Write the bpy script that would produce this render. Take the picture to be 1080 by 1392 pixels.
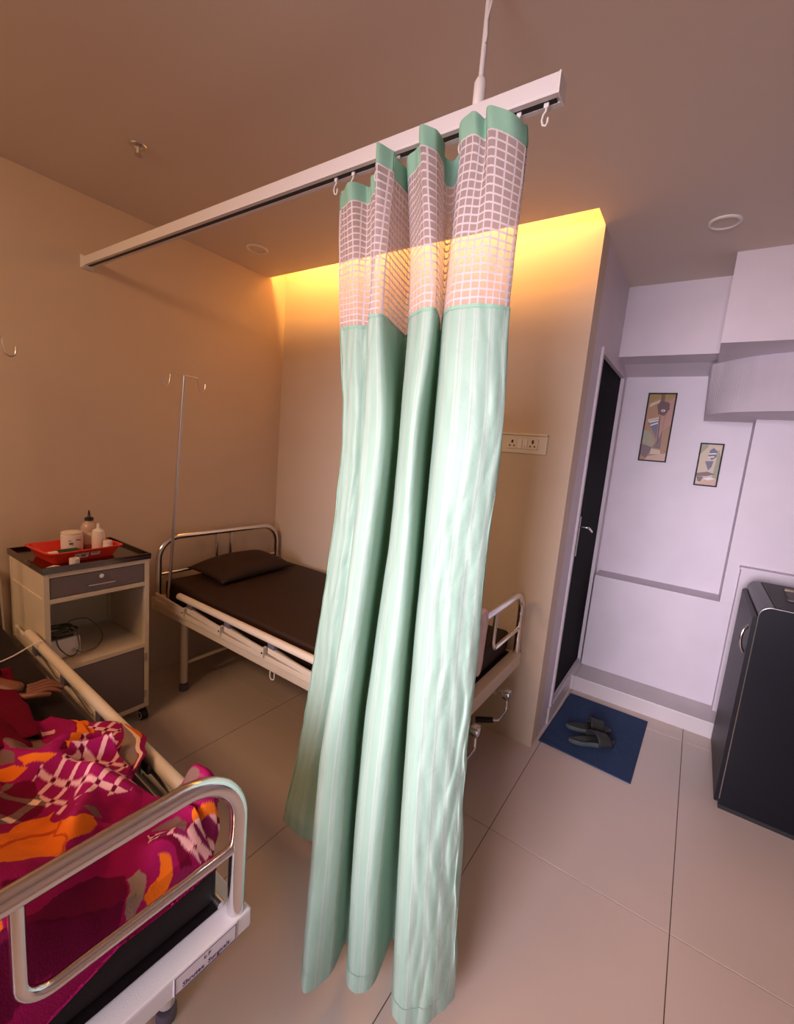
import bpy, bmesh, math, random
from mathutils import Vector, Matrix, noise, Euler
for o in list(bpy.data.objects): bpy.data.objects.remove(o)
random.seed(7)
S = bpy.context.scene
C = S.collection
PI = math.pi
# ------------------------------------------------------------------ camera
cd = bpy.data.cameras.new('camera'); cam = bpy.data.objects.new('camera', cd); C.objects.link(cam)
R_ = Vector((0.8200664, 0.56572618, 0.0862843)); U_ = Vector((-0.15347919, 0.07217068, 0.98551283)); F_ = Vector((-0.55130322, 0.8214288, -0.14601194))
m3 = Matrix((R_, U_, -F_)).transposed()
cam.matrix_world = Matrix.Translation((2.675325, -2.288128, 1.55)) @ m3.to_4x4()
cd.sensor_fit = 'VERTICAL'; cd.sensor_height = 24.0; cd.lens = 598.792 / 1392 * 24.0
cd.clip_start = 0.02
S.camera = cam
# ------------------------------------------------------------------ world, lights, exposure
w = bpy.data.worlds.new('world'); S.world = w; w.use_nodes = True
w.node_tree.nodes['Background'].inputs[0].default_value = (0.72, 0.70, 0.85, 1)
w.node_tree.nodes['Background'].inputs[1].default_value = 0.4
S.view_settings.view_transform = 'Standard'; S.view_settings.look = 'None'
S.view_settings.gamma = 1; S.view_settings.use_curve_mapping = False
S.view_settings.exposure = 0.0
def area(name, loc, rot, sx, sy, power, col, spread=180):
    l = bpy.data.lights.new(name, 'AREA'); l.shape = 'RECTANGLE'; l.size = sx; l.size_y = sy
    l.energy = power; l.color = col; l.spread = math.radians(spread)
    o = bpy.data.objects.new(name, l); C.objects.link(o); o.location = loc; o.rotation_euler = [math.radians(a) for a in rot]
    return o
# daylight through the window behind the camera
area('window_daylight', (2.36, -4.14, 1.52), (82, 0, 0), 1.30, 1.35, 29, (0.95, 0.84, 0.98), 58)
# added warm fill for the dim left side, high behind the camera, no fixture
area('warm_fill', (0.95, -3.3, 2.55), (32, 0, 0), 1.2, 0.5, 38, (1.0, 0.60, 0.35))
# LED strip lying high in the ceiling cove
area('cove_strip', (1.075, -0.22, 2.875), (32, 0, 0), 2.1, 0.05, 27, (1.0, 0.47, 0.11))
# ------------------------------------------------------------------ materials
def mat(name, col, rough=.6, metal=0, spec=.5, bump=0, bscale=200, var=0, vscale=3, sheen=0, coat=0, trans=0):
    m = bpy.data.materials.new(name); m.use_nodes = True; nt = m.node_tree; b = nt.nodes['Principled BSDF']
    b.inputs['Base Color'].default_value = (*col, 1); b.inputs['Roughness'].default_value = rough
    b.inputs['Metallic'].default_value = metal; b.inputs['Specular IOR Level'].default_value = spec
    b.inputs['Sheen Weight'].default_value = sheen; b.inputs['Coat Weight'].default_value = coat
    if trans: b.inputs['Transmission Weight'].default_value = trans
    tc = nt.nodes.new('ShaderNodeTexCoord')
    if var:
        n = nt.nodes.new('ShaderNodeTexNoise'); n.inputs['Scale'].default_value = vscale; n.inputs['Detail'].default_value = 5
        nt.links.new(tc.outputs['Object'], n.inputs['Vector'])
        r = nt.nodes.new('ShaderNodeValToRGB'); nt.links.new(n.outputs[0], r.inputs[0])
        r.color_ramp.elements[0].position = .3; r.color_ramp.elements[1].position = .7
        r.color_ramp.elements[0].color = (*[c*(1-var) for c in col], 1); r.color_ramp.elements[1].color = (*[min(1, c*(1+var)) for c in col], 1)
        nt.links.new(r.outputs[0], b.inputs['Base Color'])
    if bump:
        n = nt.nodes.new('ShaderNodeTexNoise'); n.inputs['Scale'].default_value = bscale; n.inputs['Detail'].default_value = 3
        nt.links.new(tc.outputs['Object'], n.inputs['Vector'])
        bp = nt.nodes.new('ShaderNodeBump'); bp.inputs['Strength'].default_value = bump; bp.inputs['Distance'].default_value = .002
        nt.links.new(n.outputs[0], bp.inputs['Height']); nt.links.new(bp.outputs[0], b.inputs['Normal'])
    return m
M = {}
M['wall'] = mat('wall_paint', (.62, .50, .38), .55, bump=.15, bscale=60, var=.02)
M['wall_bay'] = mat('bay_cool_tint', (.64, .58, .63), .5, bump=.12, bscale=60, var=.03, vscale=6)  # cooler than the room walls: tint of the daylight put into the colour
M['ceil'] = mat('ceiling_paint', (.70, .60, .52), .7, bump=.1, bscale=80)
M['tile'] = mat('floor_tile', (.66, .54, .46), .28, var=.03, vscale=2, bump=.03, bscale=300)
M['step'] = mat('step_stone', (.62, .56, .56), .4, var=.04, vscale=4)
M['grout'] = mat('grout', (.10, .065, .05), .9)
M['chrome'] = mat('chrome', (.78, .76, .76), .16, 1)
M['dark_steel'] = mat('brushed_steel_top', (.20, .16, .14), .18, 1)
M['steel'] = mat('steel', (.62, .60, .58), .28, 1)
M['cream'] = mat('cream_enamel', (.70, .60, .46), .38, var=.03, vscale=9)
M['white_frame'] = mat('white_enamel', (.72, .68, .68), .38, bump=.15, bscale=400)
M['rexine'] = mat('brown_rexine', (.030, .013, .007), .6, spec=.25, bump=.3, bscale=350)
M['rexine2'] = mat('dark_rexine', (.012, .007, .008), .6, spec=.2, bump=.3, bscale=350)
M['panel_grey'] = mat('mauve_grey_enamel', (.17, .135, .135), .42, var=.04, vscale=5)
M['red'] = mat('red_plastic', (.72, .03, .012), .35)
M['white_plastic'] = mat('white_plastic', (.78, .74, .70), .4)
M['clear_plastic'] = mat('cloudy_plastic', (.52, .38, .30), .25)
M['black'] = mat('black_rubber', (.015, .015, .016), .6)
M['black_gloss'] = mat('black_gloss', (.006, .007, .010), .16, coat=.5)
M['door_black'] = mat('door_laminate', (.0015, .0015, .0025), .6, spec=.03)
M['green'] = mat('green_plastic', (.012, .05, .02), .5)
M['mint'] = mat('mint_hem', (.25, .47, .34), .7, bump=.3, bscale=400)
M['mat_blue'] = mat('blue_mat', (.022, .050, .125), .95, bump=.9, bscale=500, var=.15, vscale=60)
M['slipper'] = mat('slipper_foam', (.026, .028, .026), .7, bump=.4, bscale=200)
M['slipper_edge'] = mat('slipper_sole', (.07, .085, .085), .7)
M['skin'] = mat('skin', (.18, .062, .030), .5, bump=.15, bscale=150, var=.08, vscale=12)
M['maroon'] = mat('maroon_cloth', (.12, .002, .014), .95, spec=.1, bump=.3, bscale=300)
M['trousers'] = mat('dark_trousers', (.012, .008, .01), .9)
M['hair'] = mat('black_hair', (.01, .008, .007), .6)
M['frame_dark'] = mat('dark_wood_frame', (.012, .006, .005), .5, spec=.15)
M['towel'] = mat('pink_white_cloth', (.85, .72, .74), .9, bump=.5, bscale=250, var=.06, vscale=25)
M['ivory'] = mat('ivory', (.75, .68, .58), .45)
M['violet'] = mat('violet_plastic', (.13, .11, .15), .5)
M['ink'] = mat('ink', (.08, .06, .16), .6)
M['paper'] = mat('label_paper', (.72, .66, .68), .5)
M['fridge_side'] = mat('fridge_steel', (.005, .006, .010), .32, spec=.3)
M['fridge_door'] = mat('fridge_door_gloss', (.010, .009, .012), .45, spec=.22)
M['grey_cloth'] = mat('grey_cloth', (.16, .15, .16), .9, bump=.5, bscale=200)
M['cordgrey'] = mat('grey_cord', (.20, .16, .12), .7)
M['cordgreen'] = mat('dull_tube', (.09, .09, .055), .6)
M['tan_card'] = mat('tan_card', (.42, .36, .25), .8)
def sheer_mat(name, col, alpha):
    m = bpy.data.materials.new(name); m.use_nodes = True; nt = m.node_tree; nt.nodes.remove(nt.nodes['Principled BSDF'])
    out = nt.nodes['Material Output']; t = nt.nodes.new('ShaderNodeBsdfTransparent'); d = nt.nodes.new('ShaderNodeBsdfDiffuse')
    tl = nt.nodes.new('ShaderNodeBsdfTranslucent'); d.inputs[0].default_value = (*col, 1); tl.inputs[0].default_value = (*col, 1)
    a = nt.nodes.new('ShaderNodeMixShader'); a.inputs[0].default_value = .35; nt.links.new(d.outputs[0], a.inputs[1]); nt.links.new(tl.outputs[0], a.inputs[2])
    b = nt.nodes.new('ShaderNodeMixShader'); b.inputs[0].default_value = alpha; nt.links.new(t.outputs[0], b.inputs[1]); nt.links.new(a.outputs[0], b.inputs[2])
    nt.links.new(b.outputs[0], out.inputs[0]); return m
M['cord'] = sheer_mat('net_cord', (.80, .74, .76), 1.0)
M['sheer'] = sheer_mat('net_sheer', (.60, .50, .52), .58)
def curtain_mat():
    m = bpy.data.materials.new('mint_satin'); m.use_nodes = True; nt = m.node_tree; b = nt.nodes['Principled BSDF']; out = nt.nodes['Material Output']
    uv = nt.nodes.new('ShaderNodeUVMap'); uv.uv_map = 'UVMap'
    sep = nt.nodes.new('ShaderNodeSeparateXYZ'); nt.links.new(uv.outputs[0], sep.inputs[0])
    mu = nt.nodes.new('ShaderNodeMath'); mu.operation = 'MULTIPLY'; mu.inputs[1].default_value = 1/.055; nt.links.new(sep.outputs[0], mu.inputs[0])
    fr = nt.nodes.new('ShaderNodeMath'); fr.operation = 'FRACT'; nt.links.new(mu.outputs[0], fr.inputs[0])
    r = nt.nodes.new('ShaderNodeValToRGB'); nt.links.new(fr.outputs[0], r.inputs[0])
    cr = r.color_ramp; cr.interpolation = 'LINEAR'
    base = (.39, .58, .46, 1); lite = (.51, .62, .54, 1)
    cr.elements[0].position = 0; cr.elements[0].color = base
    cr.elements[1].position = 1; cr.elements[1].color = base
    for p, c_ in ((.40, base), (.44, lite), (.52, lite), (.55, base), (.62, base), (.65, lite), (.69, lite), (.72, base), (.80, lite), (.84, base)):
        e = cr.elements.new(p); e.color = c_
    nt.links.new(r.outputs[0], b.inputs['Base Color'])
    b.inputs['Roughness'].default_value = .5; b.inputs['Sheen Weight'].default_value = .15; b.inputs['Specular IOR Level'].default_value = .35
    tc = nt.nodes.new('ShaderNodeTexCoord'); n = nt.nodes.new('ShaderNodeTexNoise'); n.inputs['Scale'].default_value = 26; n.inputs['Detail'].default_value = 3; n.inputs['Distortion'].default_value = .6
    nt.links.new(tc.outputs['Object'], n.inputs['Vector'])
    bp = nt.nodes.new('ShaderNodeBump'); bp.inputs['Strength'].default_value = .25; bp.inputs['Distance'].default_value = .01
    nt.links.new(n.outputs[0], bp.inputs['Height']); nt.links.new(bp.outputs[0], b.inputs['Normal'])
    tl = nt.nodes.new('ShaderNodeBsdfTranslucent'); tl.inputs[0].default_value = (.17, .42, .26, 1)
    mx = nt.nodes.new('ShaderNodeMixShader'); mx.inputs[0].default_value = .25
    nt.links.new(b.outputs[0], mx.inputs[1]); nt.links.new(tl.outputs[0], mx.inputs[2]); nt.links.new(mx.outputs[0], out.inputs[0])
    return m
M['curtain'] = curtain_mat()

# ------------------------------------------------------------------ helpers
def link(name, me, mt=None, parent=None, smooth=False):
    o = bpy.data.objects.new(name, me); C.objects.link(o)
    if mt is not None:
        for x in (mt if isinstance(mt, (list, tuple)) else [mt]): me.materials.append(M[x] if isinstance(x, str) else x)
    if parent is not None: o.parent = parent
    if smooth:
        for p in me.polygons: p.use_smooth = True
    return o
class MB:
    def __init__(s): s.v = []; s.f = []; s.mi = []; s.sm = []
    def add(s, v, f, mi=0, sm=False):
        k = len(s.v); s.v += [tuple(x) for x in v]
        for q in f: s.f.append(tuple(i+k for i in q)); s.mi.append(mi); s.sm.append(sm)
        return s
    def box(s, x0, y0, z0, x1, y1, z1, mi=0, b=0):
        if b > 0:
            bm = bmesh.new(); bmesh.ops.create_cube(bm, size=1)
            for v in bm.verts: v.co = Vector(((x0+x1)/2+v.co.x*(x1-x0), (y0+y1)/2+v.co.y*(y1-y0), (z0+z1)/2+v.co.z*(z1-z0)))
            bmesh.ops.bevel(bm, geom=bm.edges[:], offset=b, segments=2, affect='EDGES', profile=.6)
            bm.verts.ensure_lookup_table(); bm.verts.index_update()
            s.add([v.co[:] for v in bm.verts], [[v.index for v in f.verts] for f in bm.faces], mi, False); bm.free(); return s
        v = [(x, y, z) for x in (x0, x1) for y in (y0, y1) for z in (z0, z1)]
        return s.add(v, [(0,1,3,2),(4,6,7,5),(0,4,5,1),(2,3,7,6),(0,2,6,4),(1,5,7,3)], mi)
    def tube(s, pts, r, n=10, mi=0, closed=False, caps=True):
        P = [Vector(p) for p in pts]; N = len(P)
        rr = r if isinstance(r, (list, tuple)) else [r]*N
        T = []
        for i in range(N):
            if closed: t = P[(i+1) % N]-P[i-1]
            else: t = (P[min(i+1, N-1)]-P[max(i-1, 0)])
            T.append(t.normalized() if t.length > 1e-9 else Vector((0,0,1)))
        a = T[0].orthogonal().normalized(); v = []; f = []
        for i in range(N):
            a = (a-T[i]*a.dot(T[i]))
            a = a.normalized() if a.length > 1e-6 else T[i].orthogonal().normalized()
            b = T[i].cross(a)
            for k in range(n):
                q = 2*PI*k/n; v.append(P[i]+rr[i]*(math.cos(q)*a+math.sin(q)*b))
        for i in range(N if closed else N-1):
            j = (i+1) % N
            for k in range(n): f.append((i*n+k, i*n+(k+1) % n, j*n+(k+1) % n, j*n+k))
        if caps and not closed: f += [tuple(range(n))[::-1], tuple((N-1)*n+k for k in range(n))]
        return s.add(v, f, mi, True)
    def cyl(s, a, b, r, n=14, mi=0): return s.tube([a, b], r, n, mi)
    def lathe(s, prof, c=(0,0,0), n=24, mi=0, caps=True):
        v = []; f = []; N = len(prof)
        for (r, z) in prof:
            for k in range(n): q = 2*PI*k/n; v.append((c[0]+r*math.cos(q), c[1]+r*math.sin(q), c[2]+z))
        for i in range(N-1):
            for k in range(n): f.append((i*n+k, i*n+(k+1) % n, (i+1)*n+(k+1) % n, (i+1)*n+k))
        if caps: f += [tuple(range(n))[::-1], tuple((N-1)*n+k for k in range(n))]
        return s.add(v, f, mi, True)
    def prism(s, poly, z0, z1, mi=0):
        n = len(poly)
        v = [(x, y, z0) for x, y in poly]+[(x, y, z1) for x, y in poly]
        f = [tuple(range(n))[::-1], tuple(range(n, 2*n))]+[(i, (i+1) % n, n+(i+1) % n, n+i) for i in range(n)]
        return s.add(v, f, mi)
    def xf(s, mtx): s.v = [tuple(mtx @ Vector(p)) for p in s.v]; return s
    def obj(s, name, mt, parent=None):
        me = bpy.data.meshes.new(name); me.from_pydata(s.v, [], s.f); me.update()
        o = link(name, me, mt, parent)
        for p, i, sm in zip(me.polygons, s.mi, s.sm): p.material_index = i; p.use_smooth = sm
        bm = bmesh.new(); bm.from_mesh(me); bmesh.ops.recalc_face_normals(bm, faces=bm.faces[:]); bm.to_mesh(me); bm.free()
        if any(s.sm): me.set_sharp_from_angle(angle=math.radians(38))
        return o
def arc(pts, rad, seg=7):
    """round the corners of a polyline"""
    P = [Vector(p) for p in pts]; out = [P[0]]
    for i in range(1, len(P)-1):
        r = rad[i] if isinstance(rad, (list, tuple)) else rad
        a = (P[i-1]-P[i]); b = (P[i+1]-P[i]); la, lb = a.length, b.length
        a.normalize(); b.normalize(); ang = a.angle(b)
        if ang > 3.1 or r <= 0: out.append(P[i]); continue
        d = min(r/math.tan(ang/2), la*.499, lb*.499); r2 = d*math.tan(ang/2)
        cc = P[i]+(a+b).normalized()*(r2/math.sin(ang/2))
        s0 = (P[i]+a*d-cc).normalized(); s1 = (P[i]+b*d-cc).normalized(); th = s0.angle(s1)
        for k in range(seg+1):
            t = k/seg; out.append(cc+r2*(math.sin((1-t)*th)*s0+math.sin(t*th)*s1)/math.sin(th))
    out.append(P[-1]); return out
def cr(p, t):
    """catmull-rom through list of tuples at parameter t"""
    n = len(p); t = max(0, min(n-1-1e-9, t)); i = int(t); u = t-i
    g = lambda k: p[max(0, min(n-1, k))]
    a, b, c, d = g(i-1), g(i), g(i+1), g(i+2)
    return tuple(.5*((2*b[k])+(-a[k]+c[k])*u+(2*a[k]-5*b[k]+4*c[k]-d[k])*u*u+(-a[k]+3*b[k]-3*c[k]+d[k])*u**3) for k in range(len(b)))
def empty(name, loc=(0,0,0), rz=0):
    o = bpy.data.objects.new(name, None); C.objects.link(o); o.location = loc; o.rotation_euler = (0, 0, rz); o.empty_display_size = .1; return o
def tag(o, label, cat, group=None):
    o['label'] = label; o['category'] = cat
    if group: o['group'] = group
    return o
def struct(o): o['kind'] = 'structure'; return o
def thing(name, label, cat, loc=(0,0,0), rz=0, group=None): return tag(empty(name, loc, rz), label, cat, group)
def text(body, size, name, mt, parent, loc, rot, ext=.0004):
    cu = bpy.data.curves.new(name, 'FONT'); cu.body = body; cu.size = size; cu.extrude = ext; cu.align_x = 'CENTER'; cu.align_y = 'CENTER'; cu.resolution_u = 2
    o = bpy.data.objects.new(name, cu); C.objects.link(o)
    dg = bpy.context.evaluated_depsgraph_get(); me = bpy.data.meshes.new_from_object(o.evaluated_get(dg))
    bpy.data.objects.remove(o); q = link(name, me, None, parent); me.materials.clear(); me.materials.append(M[mt])
    q.location = loc; q.rotation_euler = rot; return q

# ------------------------------------------------------------------ structure
ZC = 2.632; XB = 2.147; XR = 4.0; YF = -4.2
fl = struct(empty('floor'))
MB().box(-.1, YF-.1, -.06, XR+.1, 1.3, -.003).obj('screed', 'grout', fl)
g = .0014; XS = [2.175+.655*k for k in range(-4, 4)]; YS = [.67, -.64, -1.95, -3.26]
xs = sorted([0]+[x for x in XS if 0 < x < XR]+[XR]); ys = sorted([YF]+[y for y in YS if y > YF]+[1.25])
for i in range(len(xs)-1):
    for j in range(len(ys)-1):
        if xs[i+1]-xs[i] < .02: continue
        MB().box(xs[i]+g, ys[j]+g, -.03, xs[i+1]-g, ys[j+1]-g, 0, b=.0012).obj('floor_tile', 'tile', fl)
struct(MB().box(-.12, YF-.1, -.06, 0, 1.2, 2.95).obj('wall_left', 'wall'))
struct(MB().box(0, 0, -.06, XB, .13, 2.95).obj('wall_back', 'wall'))
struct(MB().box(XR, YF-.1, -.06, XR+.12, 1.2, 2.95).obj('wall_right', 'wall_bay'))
wf = MB().box(0, YF-.12, -.06, 1.50, YF, 2.95).box(3.05, YF-.12, -.06, XR, YF, 2.95).box(1.50, YF-.12, -.06, 3.05, YF, .75).box(1.50, YF-.12, 2.25, 3.05, YF, 2.95)
struct(wf.obj('wall_front', 'wall'))
wn = struct(empty('window_1', (2.275, YF, .75)))
f_ = MB(); W = .775; H = 1.5
f_.box(-W, -.1, 0, -W+.05, -.02, H).box(W-.05, -.1, 0, W, -.02, H).box(-W+.05, -.1, 0, W-.05, -.02, .05).box(-W+.05, -.1, H-.05, W-.05, -.02, H).box(-.02, -.09, .05, .02, -.03, H-.05)
f_.obj('window_frame', 'white_frame', wn)
M['glass'] = mat('window_glass', (.95, .97, 1), .02, trans=1)
MB().box(-W+.05, -.064, .05, -.02, -.058, H-.05).obj('pane', 'glass', wn); MB().box(.02, -.064, .05, W-.05, -.058, H-.05).obj('pane', 'glass', wn)
# side wall with the door opening, closed behind
D0, D1, DZ0, DZ1 = .30, 1.11, .10, 2.165
sw = MB().box(XB-.117, .13, -.06, XB, D0, ZC+.01).box(XB-.117, D1, -.06, XB, 1.25, ZC+.01).box(XB-.117, D0, DZ1, XB, D1, ZC+.01).box(XB-.117, D0, -.06, XB, D1, DZ0)
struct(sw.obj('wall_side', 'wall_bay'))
# ceiling with the cove slot along wall_back
ce = MB().box(-.12, YF-.1, ZC, XR+.1, -.155, ZC+.06).box(XB, -.155, ZC, XR+.1, 1.2, ZC+.06)
ce.box(-.12, -.46, 2.90, XB+.1, .13, 2.95).box(-.12, -.46, ZC+.06, XB+.1, -.42, 2.90).box(XB, -.42, ZC+.06, XB+.05, .13, 2.90)
struct(ce.obj('ceiling', 'ceil'))
# far bay: wall, beams, curved bulkhead, ledges, step
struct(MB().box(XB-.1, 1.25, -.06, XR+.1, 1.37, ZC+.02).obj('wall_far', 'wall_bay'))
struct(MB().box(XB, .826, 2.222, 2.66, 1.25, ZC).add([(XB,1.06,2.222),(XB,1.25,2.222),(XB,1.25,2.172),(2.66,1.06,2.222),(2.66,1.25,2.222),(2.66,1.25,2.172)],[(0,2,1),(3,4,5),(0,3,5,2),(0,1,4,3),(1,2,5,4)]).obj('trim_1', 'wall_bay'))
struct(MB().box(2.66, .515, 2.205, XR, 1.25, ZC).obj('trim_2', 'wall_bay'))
pl = [(2.642, 1.25), (2.643, .98), (2.66, .88), (2.69, .805), (2.742, .735), (2.80, .69), (2.86, .655), (3.0, .60), (3.3, .56), (4.0, .55)]
pt = [(2.622, 1.25), (2.630, 1.07), (2.655, 1.02), (2.70, .97), (2.742, .92), (2.80, .865), (2.86, .825), (3.0, .775), (3.3, .74), (4.0, .72)]
lo = [cr(pl, t*.25) for t in range(0, 37)]+[(4.0, 1.25)]; hi = [cr(pt, t*.25) for t in range(0, 37)]+[(4.0, 1.25)]; nn = len(lo)
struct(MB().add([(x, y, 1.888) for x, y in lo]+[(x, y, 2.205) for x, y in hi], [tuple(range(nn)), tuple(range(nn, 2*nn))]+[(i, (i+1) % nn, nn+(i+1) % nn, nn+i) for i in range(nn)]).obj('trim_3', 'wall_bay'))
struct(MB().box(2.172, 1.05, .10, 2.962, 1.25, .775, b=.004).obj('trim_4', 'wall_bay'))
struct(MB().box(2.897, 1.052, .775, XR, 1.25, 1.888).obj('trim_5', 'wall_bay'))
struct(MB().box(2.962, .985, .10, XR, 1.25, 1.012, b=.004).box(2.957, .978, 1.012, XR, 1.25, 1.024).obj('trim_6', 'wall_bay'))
struct(MB().box(2.180, .815, 0, XR, 1.25, .10, b=.004).obj('trim_7', 'step'))
struct(MB().box(XB, D0-.02, 0, XB+.012, .815, .10, b=.002).box(XB, .815, 0, 2.180, 1.25, .10, b=.002).obj('baseboard_side', 'step'))
# door
d = struct(empty('door_1', (XB, D0, DZ0)))
dw = D1-D0; dh = DZ1-DZ0
fr = MB().box(-.10, 0, 0, .012, .028, dh).box(-.10, dw-.028, 0, .012, dw, dh).box(-.10, .028, dh-.03, .012, dw-.028, dh).box(-.10, .028, 0, .006, dw-.028, .02)
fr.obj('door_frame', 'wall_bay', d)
MB().box(-.045, .028, .02, -.01, dw-.028, dh-.03).obj('door_leaf', 'door_black', d)
MB().box(-.006, .028, .02, .008, .033, dh-.03).obj('edge_strip', 'steel', d)
MB().box(-.010, .12, .9, -.004, .155, 1.14, b=.002).obj('lock_plate', 'black_gloss', d)
MB().tube(arc([(-.006, .14, 1.08), (.045, .14, 1.08), (.045, .25, 1.045)], .012), .007).obj('door_handle', 'chrome', d)
hp = MB().box(-.001, dw+.002, 1.62, .010, dw+.03, 1.72, b=.002).tube([(.006, dw+.012, 0), (.006, dw+.012, 1.62)], .006, 8).tube([(.006, dw+.016, 1.72), (.006, dw+.016, 2.0)], .005, 8)
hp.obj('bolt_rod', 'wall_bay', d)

# ------------------------------------------------------------------ ceiling fittings
def downlight(x, y, label):
    t = thing('ceiling_light', label, 'light', (x, y, ZC), 0)
    MB().lathe([(.062, 0), (.062, -.006), (.055, -.009), (.049, -.005), (.049, 0)], n=32).obj('rim', 'white_plastic', t)
    MB().lathe([(.049, -.001), (.048, -.0035), (.0, -.0035)], n=32, caps=False).obj('diffuser', M['ceil'], t)
downlight(2.597, .172, 'unlit round recessed downlight in ceiling above the framed pictures')
downlight(.325, -.506, 'unlit round recessed downlight in ceiling above far bed')
t = thing('sprinkler_head', 'small metal sprinkler fitting in the ceiling over the bedside cabinet', 'sprinkler', (.66, -1.335, ZC))
MB().lathe([(.030, 0), (.028, -.004), (.016, -.007), (.012, -.002)], n=20).obj('cup', 'steel', t)
MB().cyl((0,0,-.002), (0,0,-.028), .006).obj('nozzle', 'ivory', t)
MB().lathe([(.0155, -.034), (.0155, -.0365)], n=18).cyl((.008,0,-.02), (.010,0,-.035), .0018, 6).cyl((-.008,0,-.02), (-.010,0,-.035), .0018, 6).cyl((-.01,0,-.02), (.01,0,-.02), .0018, 6).obj('deflector', 'steel', t)

# ------------------------------------------------------------------ curtain rail
RY = -1.27
t = thing('curtain_rail', 'long white metal curtain rail from the left wall, hung from the ceiling', 'curtain rail', (0, RY, 2.30))
ra = MB().box(0, -.021, .004, 2.312, .021, .040, b=.0015).box(0, -.021, 0, 2.312, -.008, .004).box(0, .008, 0, 2.312, .021, .004)
ra.obj('rail', 'white_frame', t)
MB().box(.01, -.0078, .0005, 2.305, .0078, .0038).obj('track_slot', 'black', t)
MB().box(2.312, -.022, -.001, 2.316, .022, .041, b=.001).obj('end_cap', 'white_plastic', t)
MB().box(0, -.028, -.012, .012, .028, .052, b=.003).box(.012, -.024, -.006, .03, .024, .044, b=.002).obj('wall_bracket', 'white_plastic', t)
MB().lathe([(.011, .040), (.0145, .046), (.0145, .095), (.010, .104), (.007, .108)], (2.12, 0, 0), 18).obj('rod_socket', 'white_plastic', t)
MB().cyl((2.12, 0, .10), (2.12, 0, .3325), .0065).obj('hanger_rod', 'white_frame', t)
MB().tube([(2.128, .004, .3325), (2.131, .0, .27), (2.125, -.008, .215), (2.129, -.010, .18), (2.126, -.008, .17)], .0022, 6).obj('wire', 'white_plastic', t)
def glider(x):
    b = MB().box(x-.005, -.003, -.008, x+.005, .003, .002)
    b.tube([(x, 0, -.006), (x, 0, -.014), (x-.005, 0, -.020), (x-.007, 0, -.030), (x-.004, 0, -.040), (x+.003, 0, -.043), (x+.006, 0, -.037), (x+.006, 0, -.028)], .0022, 6)
    return b.obj('glider_hook', 'white_plastic', t)
for x in (1.68, 1.745, 1.83, 1.90, 1.96, 2.02, 2.085, 2.155, 2.225, 2.285): glider(x)

# ------------------------------------------------------------------ curtain
ZR = [2.29, 2.235, 2.1, 1.886, 1.6, 1.3, 1.0, .7, .4, .06]
TH = [
 [(1.669, -1.262), (1.676, -1.262), (1.694, -1.261), (1.719, -1.257), (1.751, -1.252), (1.736, -1.245), (1.698, -1.236), (1.656, -1.227), (1.607, -1.216), (1.536, -1.204)],
 [(1.762, -1.275), (1.766, -1.275), (1.775, -1.273), (1.789, -1.27), (1.809, -1.264), (1.798, -1.257), (1.76, -1.248), (1.729, -1.237), (1.681, -1.226), (1.629, -1.213)],
 [(1.813, -1.25), (1.815, -1.25), (1.821, -1.249), (1.83, -1.247), (1.843, -1.244), (1.839, -1.24), (1.818, -1.235), (1.788, -1.23), (1.768, -1.224), (1.767, -1.217)],
 [(1.876, -1.315), (1.876, -1.316), (1.879, -1.32), (1.888, -1.331), (1.913, -1.351), (1.928, -1.377), (1.93, -1.407), (1.921, -1.44), (1.941, -1.477), (1.976, -1.523)],
 [(1.918, -1.305), (1.918, -1.306), (1.92, -1.309), (1.932, -1.318), (1.983, -1.333), (1.987, -1.354), (1.985, -1.378), (1.988, -1.405), (2.009, -1.434), (2.032, -1.47)],
 [(1.912, -1.235), (1.898, -1.204), (1.888, -1.167), (1.879, -1.136), (1.875, -1.125), (1.883, -1.143), (1.89, -1.181), (1.906, -1.233), (1.952, -1.296), (2.014, -1.372)],
 [(1.97, -1.295), (1.975, -1.296), (1.988, -1.299), (2.006, -1.307), (2.018, -1.322), (2.03, -1.342), (2.027, -1.365), (2.034, -1.391), (2.052, -1.419), (2.089, -1.454)],
 [(2.035, -1.32), (2.043, -1.32), (2.063, -1.322), (2.091, -1.327), (2.085, -1.337), (2.101, -1.348), (2.108, -1.362), (2.112, -1.378), (2.122, -1.395), (2.143, -1.416)],
 [(2.045, -1.235), (2.029, -1.204), (2.011, -1.164), (1.996, -1.128), (1.991, -1.109), (1.996, -1.114), (2.01, -1.138), (2.035, -1.175), (2.073, -1.22), (2.121, -1.275)],
 [(2.11, -1.3), (2.115, -1.3), (2.111, -1.303), (2.109, -1.31), (2.122, -1.322), (2.132, -1.337), (2.144, -1.355), (2.164, -1.376), (2.188, -1.398), (2.223, -1.426)],
 [(2.18, -1.32), (2.187, -1.32), (2.193, -1.322), (2.2, -1.326), (2.219, -1.334), (2.214, -1.344), (2.224, -1.355), (2.239, -1.368), (2.263, -1.383), (2.295, -1.4)],
 [(2.248, -1.28), (2.256, -1.28), (2.257, -1.281), (2.258, -1.282), (2.276, -1.284), (2.273, -1.287), (2.278, -1.29), (2.285, -1.294), (2.307, -1.298), (2.338, -1.303)],
 [(2.227, -1.245), (2.233, -1.245), (2.232, -1.246), (2.235, -1.248), (2.255, -1.251), (2.259, -1.256), (2.268, -1.262), (2.277, -1.268), (2.297, -1.274), (2.323, -1.283)],
]
TOPZ = [2.268, 2.262, 2.272, 2.300, 2.282, 2.272, 2.298, 2.297, 2.272, 2.300, 2.292, 2.268, 2.275]
NU = 300
def thr(i, z):
    row = TH[i]
    k = 0
    while k < len(ZR)-2 and z < ZR[k+1]: k += 1
    t = k+(ZR[k]-z)/(ZR[k]-ZR[k+1])
    return cr(row, t)
_cache = {}
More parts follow.
